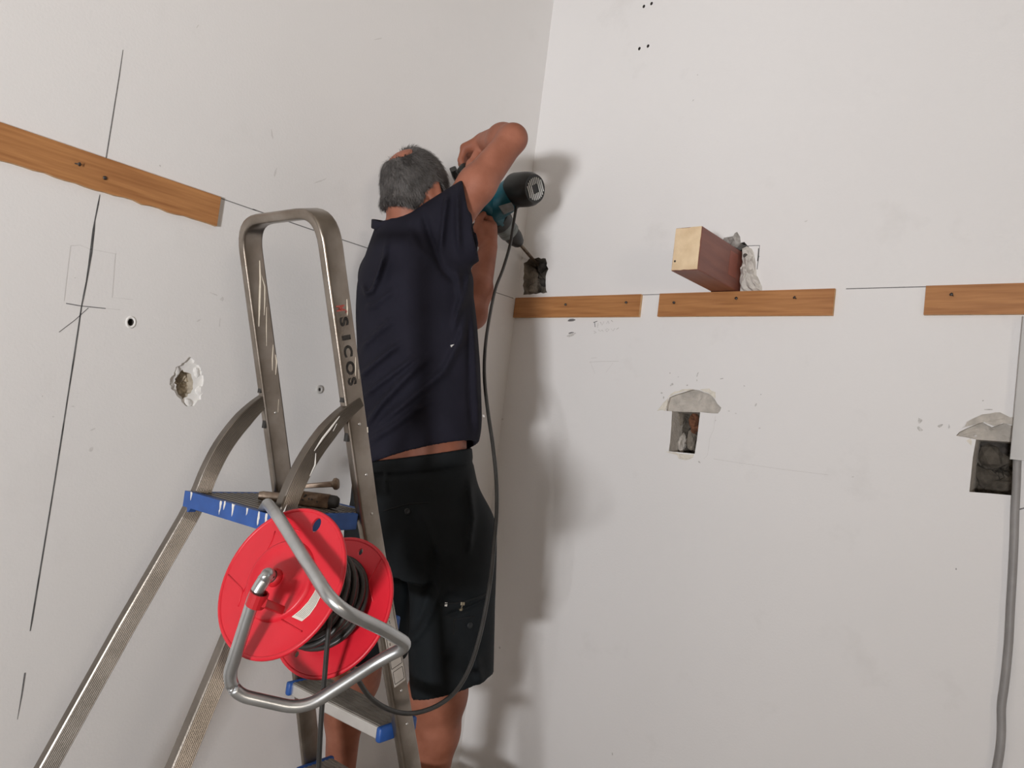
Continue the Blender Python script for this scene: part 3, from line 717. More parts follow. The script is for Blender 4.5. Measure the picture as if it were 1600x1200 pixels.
# ================================================================== STEPLADDER
def chain_matrix(o):
    m = Matrix.Identity(4)
    while o is not None: m = o.matrix_basis @ m; o = o.parent
    return m
def objw(name, bm, material, parent, smooth=False, auto=None):
    """object whose bmesh is given in world coordinates, parented without moving"""
    bmesh.ops.transform(bm, matrix=chain_matrix(parent).inverted(), verts=bm.verts)
    return obj(name, bm, material, parent, smooth, auto)
def onplane(px, py, p, n):
    r = ray(px, py); n = Vector(n); return CAM + r * ((Vector(p) - CAM).dot(n) / r.dot(n))
def text_mesh(body, size, extrude=0.0):
    cu = bpy.data.curves.new('text', 'FONT'); cu.body = body; cu.size = size; cu.extrude = extrude; cu.offset = size * 0.035
    o = bpy.data.objects.new('text', cu); COL.objects.link(o)
    dg = bpy.context.evaluated_depsgraph_get(); me = bpy.data.meshes.new_from_object(o.evaluated_get(dg))
    bpy.data.objects.remove(o); bpy.data.curves.remove(cu)
    me.materials.clear(); return me

HP, LW, FLARE, TF, TR, PD, SP = 1.0542, 0.271, 0.071, 0.341, 0.389, 0.194, 0.215
ladder = empty('stepladder', (0.5035, -1.107, 0), 0.053)
tag(ladder, 'worn aluminium stepladder with hoop rail and blue plastic step caps', 'stepladder')
LMW = ladder.matrix_basis.copy()
def hw(z): dz = HP - z; return LW / 2 + FLARE * dz * (1.0 if dz > 0 else 0.3)
def fy(z): return TF * (HP - z)
def ry(z): return -PD - TR * (HP - z)
ZT = 1.600
pn = Vector((0, 1, TF)).normalized()                    # normal of the hoop plane
RAILW, RAILT = 0.046, 0.020
path = [(-hw(z), fy(z), z) for z in (0.0, 0.4, 0.8, HP)] + [(-hw(ZT), fy(ZT), ZT), (hw(ZT), fy(ZT), ZT)] + [(hw(z), fy(z), z) for z in (HP, 0.8, 0.4, 0.0)]
path = fillet(path, [0.02, 0.02, 0.02, 0.062, 0.062, 0.02, 0.02, 0.02], 8)
bm = bmesh.new(); sweep(bm, path, rrect(RAILW, RAILT, 0.0055, 3), normal=pn)
obj('hoop_rail', bm, M['alu'], ladder, smooth=True, auto=0.7)
rib_prof = []
RW, RT = 0.034, 0.020
for i in range(9):                                         # ribbed faces
    a = -RW / 2 + 0.002 + (RW - 0.004) * i / 9
    rib_prof += [(a, -RT / 2), (a + (RW - 0.004) / 18, -RT / 2 + 0.0011)]
rib_prof += [(RW / 2 - 0.002, -RT / 2), (RW / 2, -RT / 2 + 0.002), (RW / 2, RT / 2 - 0.002), (RW / 2 - 0.002, RT / 2)]
for i in range(9):
    a = RW / 2 - 0.002 - (RW - 0.004) * i / 9
    rib_prof += [(a, RT / 2), (a - (RW - 0.004) / 18, RT / 2 - 0.0011)]
rib_prof += [(-RW / 2 + 0.002, RT / 2), (-RW / 2, RT / 2 - 0.002), (-RW / 2, -RT / 2 + 0.002), (-RW / 2 + 0.002, -RT / 2)]
def rear_path(s):
    yz = [(-0.058, 1.268), (-0.096, 1.236), (-0.133, 1.192), (-0.162, 1.145), (-0.182, 1.095), (-0.194, 1.052), (-0.213, 1.003)]
    p = catmull([(s * (LW / 2 - 0.002), y, z) for y, z in yz], 4)
    for z in (0.8, 0.5, 0.02): p.append(Vector((s * hw(z), ry(z), z)))
    return p
for s in (-1, 1):
    bm = bmesh.new(); p = rear_path(s)
    # width direction lies in the side plane, perpendicular to the leg
    Pp, T = frames(p); rings = []
    sc = [0.55 + 0.45 * min(1, i / 7) for i in range(len(p))]
    for q, t, k in zip(Pp, T, sc):
        X = Vector((1, 0, 0)); N = (X.cross(t)).normalized(); B = t.cross(N)
        rings.append([bm.verts.new(q + N * (a * k) + B * b) for a, b in rib_prof])
    n = len(rib_prof)
    for A, Bn in zip(rings[:-1], rings[1:]):
        for j in range(n): bm.faces.new((A[j], A[(j + 1) % n], Bn[(j + 1) % n], Bn[j]))
    bm.faces.new(rings[0][::-1]); bm.faces.new(rings[-1])
    leg = obj('rear_leg', bm, M['aluleg'], ladder)
    bm = bmesh.new(); box(bm, (s * hw(0) - 0.016, ry(0) - 0.03, 0), (s * hw(0) + 0.016, ry(0) + 0.03, 0.035), bevel=0.004); obj('rubber_foot', bm, M['darkrub'], leg)
    bm = bmesh.new(); box(bm, (s * hw(0) - 0.016, fy(0) - 0.032, 0), (s * hw(0) + 0.016, fy(0) + 0.032, 0.035), bevel=0.004); obj('rubber_foot', bm, M['darkrub'], ladder)
    # slot where the rear leg enters the rail
    for z0, z1 in ((1.276, 1.262), (1.218, 1.190)):
        bm = bmesh.new(); yy = fy((z0 + z1) / 2) - RAILW / 2 - 0.001
        box(bm, (s * hw(1.24) - 0.005, yy - 0.001, z1), (s * hw(1.24) + 0.005, yy + 0.003, z0)); obj('rail_slot', bm, M['darkrub'], ladder)
# platform
bm = bmesh.new(); box(bm, (-LW / 2 + 0.012, -0.208, HP - 0.020), (LW / 2 - 0.010, 0.022, HP), bevel=0.002)
platform = obj('platform', bm, M['tread'], ladder)
bm = bmesh.new()
for i in range(14):
    y = -0.200 + i * 0.0155; box(bm, (-LW / 2 + 0.014, y, HP), (LW / 2 - 0.012, y + 0.007, HP + 0.0012))
obj('tread_ribs', bm, M['aluleg'], platform)
bm = bmesh.new()
x0, x1 = -LW / 2 - 0.006, LW / 2 + 0.006
pts = [(x0, HP + 0.002), (x1, HP + 0.002), (x1, HP - 0.040), (x1 - 0.022, HP - 0.040), (x1 - 0.030, HP - 0.028), (x0 + 0.030, HP - 0.028), (x0 + 0.022, HP - 0.036), (x0, HP - 0.036)]
poly_prism(bm, [V(x, -0.208, z) for x, z in pts], (0, -0.014, 0))
rt = obj('rear_trim', bm, M['blue'], platform)
for s in (-1, 1):
    bm = bmesh.new(); a = s * (LW / 2 - 0.010); b = s * (LW / 2 + 0.004)
    box(bm, (min(a, b), -0.172, HP - 0.030), (max(a, b), -0.026, HP + 0.001), bevel=0.002); obj('side_trim', bm, M['blue'], platform)
bm = bmesh.new(); box(bm, (x0 + 0.02, 0.022, HP - 0.026), (x1 - 0.02, 0.034, HP + 0.001), bevel=0.003); obj('front_trim', bm, M['blue'], platform)
for i, (x, wd, ln) in enumerate([(-0.014, 0.005, 0.024), (-0.001, 0.004, 0.012), (0.026, 0.006, 0.020), (0.070, 0.004, 0.010), (0.106, 0.005, 0.022), (0.128, 0.005, 0.036), (-0.116, 0.006, 0.012)]):
    bm = bmesh.new(); o = jag([(x - wd / 2, HP + 0.0025), (x + wd / 2, HP + 0.0025), (x + wd * 0.35, HP - ln * 0.6), (x, HP - ln), (x - wd * 0.35, HP - ln * 0.5)], 0.004, 0.0012, 70 + i)
    poly_prism(bm, [V(a, -0.2218, b) for a, b in o], (0, -0.0012, 0)); obj('paint_drip', bm, M['drip'], platform)
# steps
for k in range(1, 5):
    z = HP - k * SP; y = fy(z); h = hw(z) - 0.010
    bm = bmesh.new(); box(bm, (-h, y - 0.046, z - 0.026), (h, y + 0.046, z - 0.002), bevel=0.002)
    st = obj('step', bm, M['aluedge'], ladder)
    bm = bmesh.new(); box(bm, (-h + 0.004, y - 0.044, z - 0.002), (h - 0.004, y + 0.044, z + 0.0005))
    for i in range(7):
        yy = y - 0.040 + i * 0.0122; box(bm, (-h + 0.006, yy, z), (h - 0.006, yy + 0.005, z + 0.0016))
    obj('tread', bm, M['tread'], st)
    for s in (-1, 1):
        bm = bmesh.new(); xa = s * (h - 0.014); xb = s * (h + 0.0005)
        box(bm, (min(xa, xb), y - 0.053, z - 0.028), (max(xa, xb), y + 0.053, z + 0.003), bevel=0.005); obj('end_cap', bm, M['blue'], st, smooth=True, auto=0.8)
# rivets on the rails
def rivet(s, z, f=0.0, inner=False, r=0.0032):
    sx = -1 if inner else 1
    x = s * hw(z) + (RAILT / 2) * (1 if not inner else 1) * (1 if s > 0 or inner else -1)
    if inner: x = -hw(z) + RAILT / 2
    o = Vector((x, fy(z), z)) + pn * f
    bm = bmesh.new(); lathe(bm, [(r, -0.001), (r * 0.9, 0.001), (r * 0.5, 0.0019), (0, 0.002)], o, (1, 0, 0), 10); obj('rivet', bm, M['rivet'], ladder, smooth=True)
for z in (1.225, 1.13, 1.055, 0.84, 0.845, 0.70, 0.63, 0.51): rivet(1, z, 0.002)
for z in (1.225, 1.07): rivet(-1, z, 0.0, inner=True)
# paint runs on the rails
def paint_run(side, pts, wd, m='cream', inner=False):
    """thin dried paint run on a wide face of the hoop: pts (z, offset across the rail)"""
    bm = bmesh.new(); P = []
    for z, f in pts:
        x = (hw(z) + RAILT / 2) if side > 0 else (-hw(z) + RAILT / 2)
        P.append(Vector((x + 0.0004, fy(z), z)) + pn * f)
    sweep(bm, P, [(wd / 2, 0), (wd * 0.2, 0.0012), (-wd * 0.2, 0.0012), (-wd / 2, 0)] if False else circ(wd / 2, 6), scales=[0.4] + [1] * (len(P) - 2) + [0.4])
    bmesh.ops.scale(bm, vec=(1, 1, 1), verts=bm.verts); obj('paint_drip', bm, M[m], ladder)
for pts, wd in (([(1.525, 0.010), (1.49, 0.006), (1.47, 0.002), (1.44, -0.004), (1.40, -0.012)], 0.0045), ([(1.50, 0.009), (1.475, 0.014), (1.45, 0.010), (1.42, 0.004)], 0.0025), ([(1.435, 0.012), (1.40, 0.006), (1.36, 0.000)], 0.002), ([(1.36, 0.016), (1.335, 0.010), (1.31, 0.006)], 0.0025), ([(1.34, 0.018), (1.325, 0.019), (1.30, 0.012)], 0.003), ([(1.25, 0.012), (1.225, 0.006)], 0.002)):
    paint_run(-1, pts, wd, 'cream')
for pts, wd in (([(1.448, 0.012), (1.432, 0.010), (1.42, 0.008)], 0.003), ([(1.345, 0.014), (1.325, 0.010), (1.312, 0.008)], 0.0022), ([(1.322, 0.017), (1.305, 0.015)], 0.0018), ([(1.215, 0.020), (1.205, 0.019)], 0.005)):
    paint_run(1, pts, wd, 'cream')
def leg_drip(s, pts, wd):
    bm = bmesh.new(); sweep(bm, [Vector((s * LW / 2 + 0.0085, y, z)) for y, z in pts], circ(wd / 2, 6), scales=[0.4] + [1] * (len(pts) - 2) + [0.4]); obj('paint_drip', bm, M['drip'], ladder)
leg_drip(1, [(-0.108, 1.236), (-0.124, 1.214), (-0.140, 1.193), (-0.154, 1.170)], 0.004)
leg_drip(1, [(-0.112, 1.222), (-0.118, 1.208)], 0.003); leg_drip(1, [(-0.150, 1.166), (-0.148, 1.145), (-0.156, 1.125)], 0.003)
leg_drip(1, [(-0.196, 1.075), (-0.201, 1.06), (-0.206, 1.045)], 0.003)
# lettering on the right rail, reading downwards
def on_rail(me, z, f, sx, sy, material, name):
    d = (Vector((hw(z - 0.1) - hw(z), fy(z - 0.1) - fy(z), -0.1))).normalized()
    xh = d; nrm = Vector((1, 0, 0)); yh = nrm.cross(xh).normalized(); nrm = xh.cross(yh)
    o = Vector((hw(z) + RAILT / 2 + 0.0007, fy(z), z)) + yh * f
    mt = Matrix((xh * sx, yh * sy, nrm)).transposed().to_4x4(); mt.translation = o
    me.transform(mt); return obj(name, me, material, ladder)
letters = 'SICOS'
zl = [1.4175, 1.3875, 1.3680, 1.3395, 1.3100]
wl = [1.75, 2.6, 1.55, 1.55, 1.55]
for ch, z, k in zip(letters, zl, wl):
    me = text_mesh(ch, 0.026); on_rail(me, z + 0.001, -0.010, k * 0.80, 1.0, M['ink'], 'printed_letter')
me = text_mesh('M', 0.018); on_rail(me, 1.4400, -0.015, 0.85, 1.5, M['redink'], 'printed_logo')
me = text_mesh('A', 0.012); on_rail(me, 1.4300, 0.004, 0.7, 0.8, M['redink'], 'printed_logo')
# sticker low on the right rail
def rail_pt(z, f, e=0.0):
    d = (Vector((hw(z - 0.1) - hw(z), fy(z - 0.1) - fy(z), -0.1))).normalized(); nrm = Vector((1, 0, 0)); yh = nrm.cross(d).normalized()
    return Vector((hw(z) + RAILT / 2 + e, fy(z), z)) + yh * f
za, zb = 0.890, 0.715
bm = bmesh.new(); poly_prism(bm, [rail_pt(za, -0.019, 0.0003), rail_pt(za, 0.017, 0.0003), rail_pt(zb, 0.017, 0.0003), rail_pt(zb, -0.014, 0.0003)], (0.0004, 0, 0))
stk = obj('warning_sticker', bm, M['sticker'], ladder)
def frame_line(z0, z1, f0, f1):
    bm = bmesh.new(); sweep(bm, fillet([rail_pt(z0, (f0 + f1) / 2, 0.0009), rail_pt(z0, f1, 0.0009), rail_pt(z1, f1, 0.0009), rail_pt(z1, f0, 0.0009), rail_pt(z0, f0, 0.0009), rail_pt(z0, (f0 + f1) / 2, 0.0009)], 0.002, 3), circ(0.0006, 4)); obj('sticker_frame', bm, M['ink'], stk)
frame_line(0.886, 0.752, -0.014, 0.015); frame_line(0.745, 0.720, -0.012, 0.014)
rn = random.Random(3)
for row, f in enumerate((-0.009, 0.001)):
    z = 0.878
    while z > 0.80:
        ln = rn.uniform(0.003, 0.006)
        bm = bmesh.new(); sweep(bm, [rail_pt(z, f + rn.uniform(-0.002, 0.002), 0.0009), rail_pt(z - ln, f + rn.uniform(-0.003, 0.003), 0.0009)], circ(0.0008, 4)); obj('sticker_print', bm, M['ink'], stk); z -= ln + rn.uniform(0.004, 0.008)
# rust stain on the far rear leg
# ================================================================== TOOLS ON THE PLATFORM
PT = HP + 0.0014
def plat(px, py, dz=0.0): return onplane(px, py, (0, 0, PT + dz), (0, 0, 1))
a = plat(452, 784, 0.004); b = plat(532, 794, 0.004)
tl = empty('rusty_hand_tool', ((a + b) / 2).to_tuple()); tag(tl, 'rusty brown hand tool with a dark round end lying on the ladder platform', 'hand tool')
ax = (b - a); ax.z = 0; ax.normalize(); sd = Vector((-ax.y, ax.x, 0))
c0 = plat(462, 789); c0 = Vector((c0.x, c0.y, PT)) + sd * 0.012
Lb = 0.062
mt = Matrix((ax, sd, Vector((0, 0, 1)))).transposed().to_4x4(); mt.translation = c0
bm = bmesh.new(); box(bm, (0, -0.012, 0.0), (Lb, 0.014, 0.026), mt, bevel=0.004); tb = objw('tool_body', bm, M['rust'], tl)
bm = bmesh.new(); lathe(bm, [(0.0, 0.018), (0.009, 0.017), (0.0125, 0.012), (0.013, 0.0), (0.008, -0.004)], mt @ V(Lb, 0.0, 0.0132), ax, 14); objw('round_end', bm, M['darkrub'], tl, smooth=True)
rn = random.Random(8)
for i in range(9):
    bm = bmesh.new(); p = mt @ V(rn.uniform(0.010, 0.040), -0.0122, rn.uniform(0.008, 0.022)); lump(bm, p, (0.003, 0.0012, 0.002), 80 + i, sub=1); objw('pit_mark', bm, M['darkrub'], tl)
bm = bmesh.new(); e = mt @ V(0.0, 0.006, 0.010); g = plat(404, 774, 0.010)
g = Vector((g.x, g.y, PT + 0.0095)); e.z = PT + 0.0095
sweep(bm, [g, g.lerp(e, 0.1), g.lerp(e, 0.9), e], circ(0.0095, 10), scales=[0.8, 1, 1, 0.9]); objw('shaft', bm, M['chisel'], tl, smooth=True, auto=0.9)
e0 = mt @ V(0.0, 0.014, 0.034); e1 = e0 + ax * 0.062 + V(0, 0, 0.012) + sd * 0.004
ch = empty('cold_chisel', e0.to_tuple()); tag(ch, 'old cold chisel with mushroomed head lying on top of the rusty tool', 'chisel')
d = (e1 - e0).normalized()
bm = bmesh.new(); sweep(bm, [e0 - d * 0.03, e0, e1], [(0.0045, 0), (0.003, 0.004), (-0.003, 0.004), (-0.0045, 0), (-0.003, -0.004), (0.003, -0.004)], scales=[0.5, 1.0, 1.35]); objw('shank', bm, M['chisel'], ch)
bm = bmesh.new(); lathe(bm, [(0.004, -0.008), (0.007, -0.004), (0.0115, -0.001), (0.0120, 0.004), (0.009, 0.0085), (0, 0.0095)], e1, d, 14); objw('struck_head', bm, M['chisel'], ch, smooth=True)

# ================================================================== CABLE REEL
RA = (CR * 0.40 - CU * 0.51 + CF * 0.76).normalized()
RC0 = at(438, 907, 1.10); RR_ = 0.113; RGAP = 0.130
e1v = (CU - RA * CU.dot(RA)).normalized(); e2v = RA.cross(e1v)
RC1 = RC0 + RA * RGAP
reel = empty('cable_reel', RC0.to_tuple()); tag(reel, 'red plastic cable reel with tubular steel frame hung on the stepladder', 'cable reel')
def disc_pt(c, r, a, t=0.0): return c + (e1v * math.cos(a) + e2v * math.sin(a)) * r + RA * t
def flange(c, holes, name, back=False):
    bm = bmesh.new(); n = 72; th = 0.0035; bore = 0.030
    outer = [(RR_ * math.cos(2 * PI * i / n), RR_ * math.sin(2 * PI * i / n)) for i in range(n)]
    loops = [outer]
    for (px, py, rx, ry) in holes:
        w = onplane(px, py, c, RA) - c; cu, cv = w.dot(e1v), w.dot(e2v)
        loops.append([(cu + rx * math.cos(2 * PI * i / 14), cv + ry * math.sin(2 * PI * i / 14)) for i in range(14)])
    for t in (0.0, th): fill_loops(bm, [[c + e1v * a + e2v * b + RA * t for a, b in L] for L in loops])
    for L in loops:
        k = len(L)
        for i in range(k):
            a, b = L[i], L[(i + 1) % k]
            bm.faces.new([bm.verts.new(c + e1v * p[0] + e2v * p[1] + RA * t) for p, t in ((a, 0), (b, 0), (b, th), (a, th))])
    bmesh.ops.remove_doubles(bm, verts=bm.verts, dist=0.0001)
    fl = objw(name, bm, M['red'], reel)
    bm = bmesh.new(); sweep(bm, [disc_pt(c, RR_ - 0.001, 2 * PI * i / n, th / 2) for i in range(n)], circ(0.0036, 8), closed=True); objw('rim', bm, M['red'], fl, smooth=True)
    return fl
fl0 = flange(RC0, [(494, 820, 0.0115, 0.0085)], 'flange')
fl1 = flange(RC1, [(563, 862, 0.006, 0.005), (463, 1022, 0.005, 0.005)], 'flange')
# raised hub dish and ribs on the near flange (towards the camera = -RA)
bm = bmesh.new(); lathe(bm, [(0.062, 0.0), (0.060, 0.005), (0.057, 0.0065), (0.052, 0.004), (0.040, 0.002), (0.030, 0.004), (0.020, 0.010), (0.014, 0.012), (0.0, 0.012)], RC0, -RA, 48); objw('hub_dish', bm, M['red'], reel, smooth=True)
for px0, py0, px1, py1, px2, py2 in ((357, 898, 380, 922, 372, 948), (380, 925, 425, 845, 430, 830), (440, 968, 468, 985, 470, 986), (468, 830, 455, 825, 440, 832)):
    bm = bmesh.new(); P = [onplane(x, y, RC0, RA) - RA * 0.0002 for x, y in ((px0, py0), (px1, py1), (px2, py2))]
    sweep(bm, fillet(P, 0.006, 4), circ(0.0011, 5)); objw('moulded_rib', bm, M['red'], fl0, smooth=True)
for px0, py0, px1, py1, px2, py2 in ((598, 868, 575, 910, 583, 940), (575, 912, 560, 935, 556, 960)):
    bm = bmesh.new(); P = [onplane(x, y, RC1, RA) - RA * 0.0002 for x, y in ((px0, py0), (px1, py1), (px2, py2))]
    sweep(bm, fillet(P, 0.006, 4), circ(0.0011, 5)); objw('moulded_rib', bm, M['red'], fl1, smooth=True)
# drum and wound cable
bm = bmesh.new(); lathe(bm, [(0.045, 0.003), (0.045, RGAP)], RC0, RA, 36); objw('drum', bm, M['red'], reel, smooth=True)
bm = bmesh.new(); rn = random.Random(12)
for layer, (rad, cnt) in enumerate(((0.0535, 12), (0.061, 12), (0.068, 11), (0.074, 7))):
    for k in range(cnt):
        t0 = 0.010 + (RGAP - 0.018) * (k + 0.5 * (layer % 2)) / cnt; ph = rn.uniform(0, 6.28); tilt = rn.uniform(-0.006, 0.006) * (1 + layer); rr = rad + rn.uniform(-0.0015, 0.003)
        ring = []
        for i in range(40):
            an = 2 * PI * i / 40; t = min(max(t0 + tilt * math.sin(an + ph), 0.009), RGAP - 0.005); ring.append(disc_pt(RC0, rr + 0.0015 * math.sin(3 * an + ph), an, t))
        sweep(bm, ring, circ(0.0047, 6), closed=True)
objw('cable_winding', bm, M['cord'], reel, smooth=True)
# frame tube: hooked over the platform, down the front, round and back up into the hub
HK = [at(408, 802, 1.335), at(418, 786, 1.26), at(434, 806, 1.12), at(523, 948, 0.965), at(600, 984, 1.03), at(640, 1008, 1.08), at(596, 1030, 1.085), at(474, 1109, 1.055), at(372, 1086, 1.03), at(356, 1060, 1.025), at(402, 918, 1.005), at(420, 897, 1.015), RC0 - RA * 0.030, RC0 - RA * 0.008]
HKR = [0.015, 0.02, 0.040, 0.02, 0.022, 0.02, 0.030, 0.016, 0.018, 0.024, 0.012, 0.006]
bm = bmesh.new(); sweep(bm, fillet(HK, HKR, 7), circ(0.0092, 14)); objw('frame_tube', bm, M['zinc'], reel, smooth=True)
bm = bmesh.new(); lathe(bm, [(0.010, -0.004), (0.014, 0.0), (0.014, 0.006), (0.010, 0.008)], RC0 - RA * 0.016, RA, 18); objw('hub_collar', bm, M['redin'], reel, smooth=True)
# red clip on the tube
c = at(412, 944, 1.005); dv = (at(404, 928, 1.005) - at(384, 982, 1.01)).normalized()
bm = bmesh.new(); lathe(bm, [(0.0105, -0.010), (0.013, -0.010), (0.013, 0.010), (0.0105, 0.010)], at(402, 936, 1.005), dv, 16)
pa, pb = at(412, 942, 1.00), at(440, 953, 1.055)
sweep(bm, [pa, pb], rrect(0.012, 0.008, 0.002)); objw('clip', bm, M['redin'], reel)
# paper label, curved along the near flange
lab = [(456, 964), (470, 953), (482, 940), (491, 926), (496, 916)]; lab2 = [(472, 971), (484, 961), (494, 947), (502, 931), (507, 920)]
bm = bmesh.new(); A = [bm.verts.new(onplane(x, y, RC0, RA) - RA * 0.0006) for x, y in lab]; B = [bm.verts.new(onplane(x, y, RC0, RA) - RA * 0.0006) for x, y in lab2]
for i in range(4): bm.faces.new((A[i], A[i + 1], B[i + 1], B[i]))
lb = objw('paper_label', bm, M['label'], fl0)
for k in range(1, 7):
    t = k / 7.0; P = []
    for (x0_, y0_), (x1_, y1_) in zip(lab, lab2): P.append(onplane(x0_ + (x1_ - x0_) * t, y0_ + (y1_ - y0_) * t, RC0, RA) - RA * 0.0008)
    P[0] = P[0].lerp(P[1], 0.3)
    bm = bmesh.new(); sweep(bm, P, circ(0.0004, 4)); objw('printed_line', bm, M['greycable'], fl0)
# loose end hanging from the drum
P = [disc_pt(RC0, 0.086, 2.2, 0.060), at(518, 935, 1.09), at(515, 965, 1.085), at(511, 1010, 1.085), at(507, 1060, 1.088), at(502, 1120, 1.09), at(498, 1200, 1.095), at(494, 1290, 1.10), at(488, 1400, 1.11), at(484, 1560, 1.12)]
bm = bmesh.new(); sweep(bm, catmull(P, 6), circ(0.0038, 8)); objw('hanging_cord', bm, M['cord'], reel, smooth=True)

# ================================================================== PERSON
def nv(v): return (float(v[0]), float(v[1]), float(v[2]))
RB_ = Vector((0.998, -0.06, 0)).normalized(); FB_ = Vector((0.06, 0.998, 0)).normalized()    # his right and forward
UP = Vector((0, 0, 1))
STAND = 0.10
HC = at(648, 289, 1.975)                                   # head centre
HF = Vector((-0.10, 0.93, -0.30)).normalized(); HR = HF.cross(UP).normalized(); HU = HR.cross(HF).normalized()
HAX = (HR, HF, HU)
sh_R = at(697, 350, 1.905); el_R = at(801, 217, 1.99); wr_R = at(757, 222, 2.165)
sh_L = at(602, 432, 2.09); el_L = at(738, 492, 2.21); wr_L = at(763, 388, 2.345)
hip_R = at(692, 805, 1.87); kn_R = at(699, 1005, 1.845); cf_R = at(689, 1082, 1.87); cg_R = at(682, 1140, 1.885); an_R = at(668, 1262, 1.905)
hip_L = at(612, 800, 1.98); kn_L = at(575, 985, 1.985); cf_L = at(557, 1060, 2.01); cg_L = at(541, 1120, 2.025); an_L = at(527, 1262, 2.045)
def sec(px, py, d, a, b):
    p = at(px, py, d); return (p.z, p.x, p.y, a, b)

body = SDF(axis_grid(0.005, 0.66, 0.006, [(0.06, 0.30)], 0.0042), axis_grid(-1.02, -0.20, 0.006, [(-0.58, -0.26)], 0.0042), axis_grid(0.18, 2.14, 0.0065, [(1.78, 2.14)], 0.0042))
# torso and pelvis
body.loft([sec(648, 860, 1.92, 0.15, 0.105), sec(650, 780, 1.92, 0.165, 0.115), sec(649, 700, 1.925, 0.158, 0.112), sec(651, 600, 1.94, 0.150, 0.108), sec(648, 500, 1.955, 0.155, 0.112), sec(645, 420, 1.97, 0.150, 0.105), sec(638, 380, 1.985, 0.11, 0.085), sec(632, 360, 1.99, 0.06, 0.06)], RB_, FB_, 0.03)
# legs
for hip, kn, cf, cg, an, rr in ((hip_R, kn_R, cf_R, cg_R, an_R, (0.088, 0.064, 0.071, 0.060, 0.038)), (hip_L, kn_L, cf_L, cg_L, an_L, (0.088, 0.062, 0.067, 0.048, 0.037))):
    body.chain([nv(hip), nv(kn)], [rr[0], rr[1]], 0.03)
    body.chain([nv(kn), nv(cf - FB_ * 0.012), nv(cg - FB_ * 0.006), nv(an)], [rr[1], rr[2], rr[3], rr[4]], 0.03)
    heel = Vector((an.x, an.y, STAND + 0.045)); body.cone(nv(an), nv(heel), rr[4], 0.036, 0.02)
    body.cone(nv(heel), nv(heel + FB_ * 0.15 + UP * -0.012), 0.036, 0.026, 0.02)
# neck and head
body.cone(nv(at(640, 370, 1.988)), nv(HC - HU * 0.055 - HF * 0.010), 0.056, 0.050, 0.03)
body.ell(nv(HC), HAX, (0.0765, 0.096, 0.090), 0.02)
body.ell(nv(HC + HF * 0.030 - HU * 0.055), HAX, (0.064, 0.064, 0.068), 0.03)
body.ell(nv(HC + HF * 0.062 - HU * 0.100), HAX, (0.036, 0.030, 0.024), 0.025)          # chin
body.ell(nv(HC + HF * 0.086 + HU * 0.004), HAX, (0.052, 0.014, 0.012), 0.015)          # brow
body.cone(nv(HC + HF * 0.092 - HU * 0.008), nv(HC + HF * 0.116 - HU * 0.046), 0.009, 0.013, 0.012)   # nose
for sx in (-1, 1):
    body.ell(nv(HC + HF * 0.098 - HU * 0.050 + HR * 0.012 * sx), HAX, (0.009, 0.010, 0.008), 0.008)
    body.ell(nv(HC + HF * 0.090 - HU * 0.016 + HR * 0.031 * sx), HAX, (0.017, 0.014, 0.011), 0.008, op='sub')   # eye socket
    body.ell(nv(HC + HF * 0.074 - HU * 0.036 + HR * 0.042 * sx), HAX, (0.022, 0.020, 0.016), 0.02)              # cheekbone
    ec = HC + HR * 0.079 * sx - HF * 0.002 - HU * 0.026
    EA = ((HR * sx * 0.9 - HF * 0.42).normalized(), (HF * 0.9 + HR * sx * 0.42).normalized(), HU)
    body.ell(nv(ec), EA, (0.0085, 0.0185, 0.032), 0.008)
    body.ell(nv(ec + EA[0] * 0.009 + EA[1] * 0.004), EA, (0.007, 0.009, 0.016), 0.004, op='sub')
body.ell(nv(HC + HF * 0.092 - HU * 0.071), HAX, (0.023, 0.009, 0.006), 0.006)          # upper lip
body.ell(nv(HC + HF * 0.089 - HU * 0.082), HAX, (0.021, 0.009, 0.006), 0.006)          # lower lip
# right arm
ua = (el_R - sh_R)
body.cone(nv(sh_R + CF * 0.02), nv(sh_R + ua * 0.45), 0.050, 0.049, 0.03); body.cone(nv(sh_R + ua * 0.45), nv(el_R), 0.049, 0.037, 0.02)
fa = wr_R - el_R
body.cone(nv(el_R), nv(el_R + fa * 0.32), 0.036, 0.043, 0.02); body.cone(nv(el_R + fa * 0.32), nv(wr_R), 0.043, 0.029, 0.02)
body.ell(nv(el_R + (el_R - sh_R).normalized() * 0.008 - CF * 0.004), (CR, CU, CF), (0.028, 0.028, 0.028), 0.015)
# right hand closed on the rear handle
def fist(wr, K0, stack, d1, d2, d3, r, kthumb):
    for i in range(4):
        k = K0 + stack * i
        ln = (0.92, 1.0, 0.97, 0.82)[i]
        body.cone(nv(wr + (k - wr) * 0.15), nv(k), 0.022, 0.0145, 0.010)
        p1 = k + d1 * ln; p2 = p1 + d2 * ln; p3 = p2 + d3 * ln
        body.cone(nv(k), nv(p1), r * 1.12, r, 0.004); body.cone(nv(p1), nv(p2), r, r * 0.93, 0.003); body.cone(nv(p2), nv(p3), r * 0.93, r * 0.8, 0.003)
    for a, b, ra, rb in kthumb: body.cone(nv(a), nv(b), ra, rb, 0.008)
KR = at(726, 231, 2.175); stR = CF * 0.0205 - CU * 0.001 + CR * 0.001
fist(wr_R, KR, stR, -CR * 0.013 - CU * 0.040, CR * 0.010 - CU * 0.026, CR * 0.024 - CU * 0.002, 0.0098,
     [(at(752, 230, 2.165), at(745, 245, 2.150), 0.018, 0.0145), (at(745, 245, 2.150), at(735, 256, 2.140), 0.0135, 0.0115), (at(735, 256, 2.140), at(729, 268, 2.15), 0.0115, 0.009)])
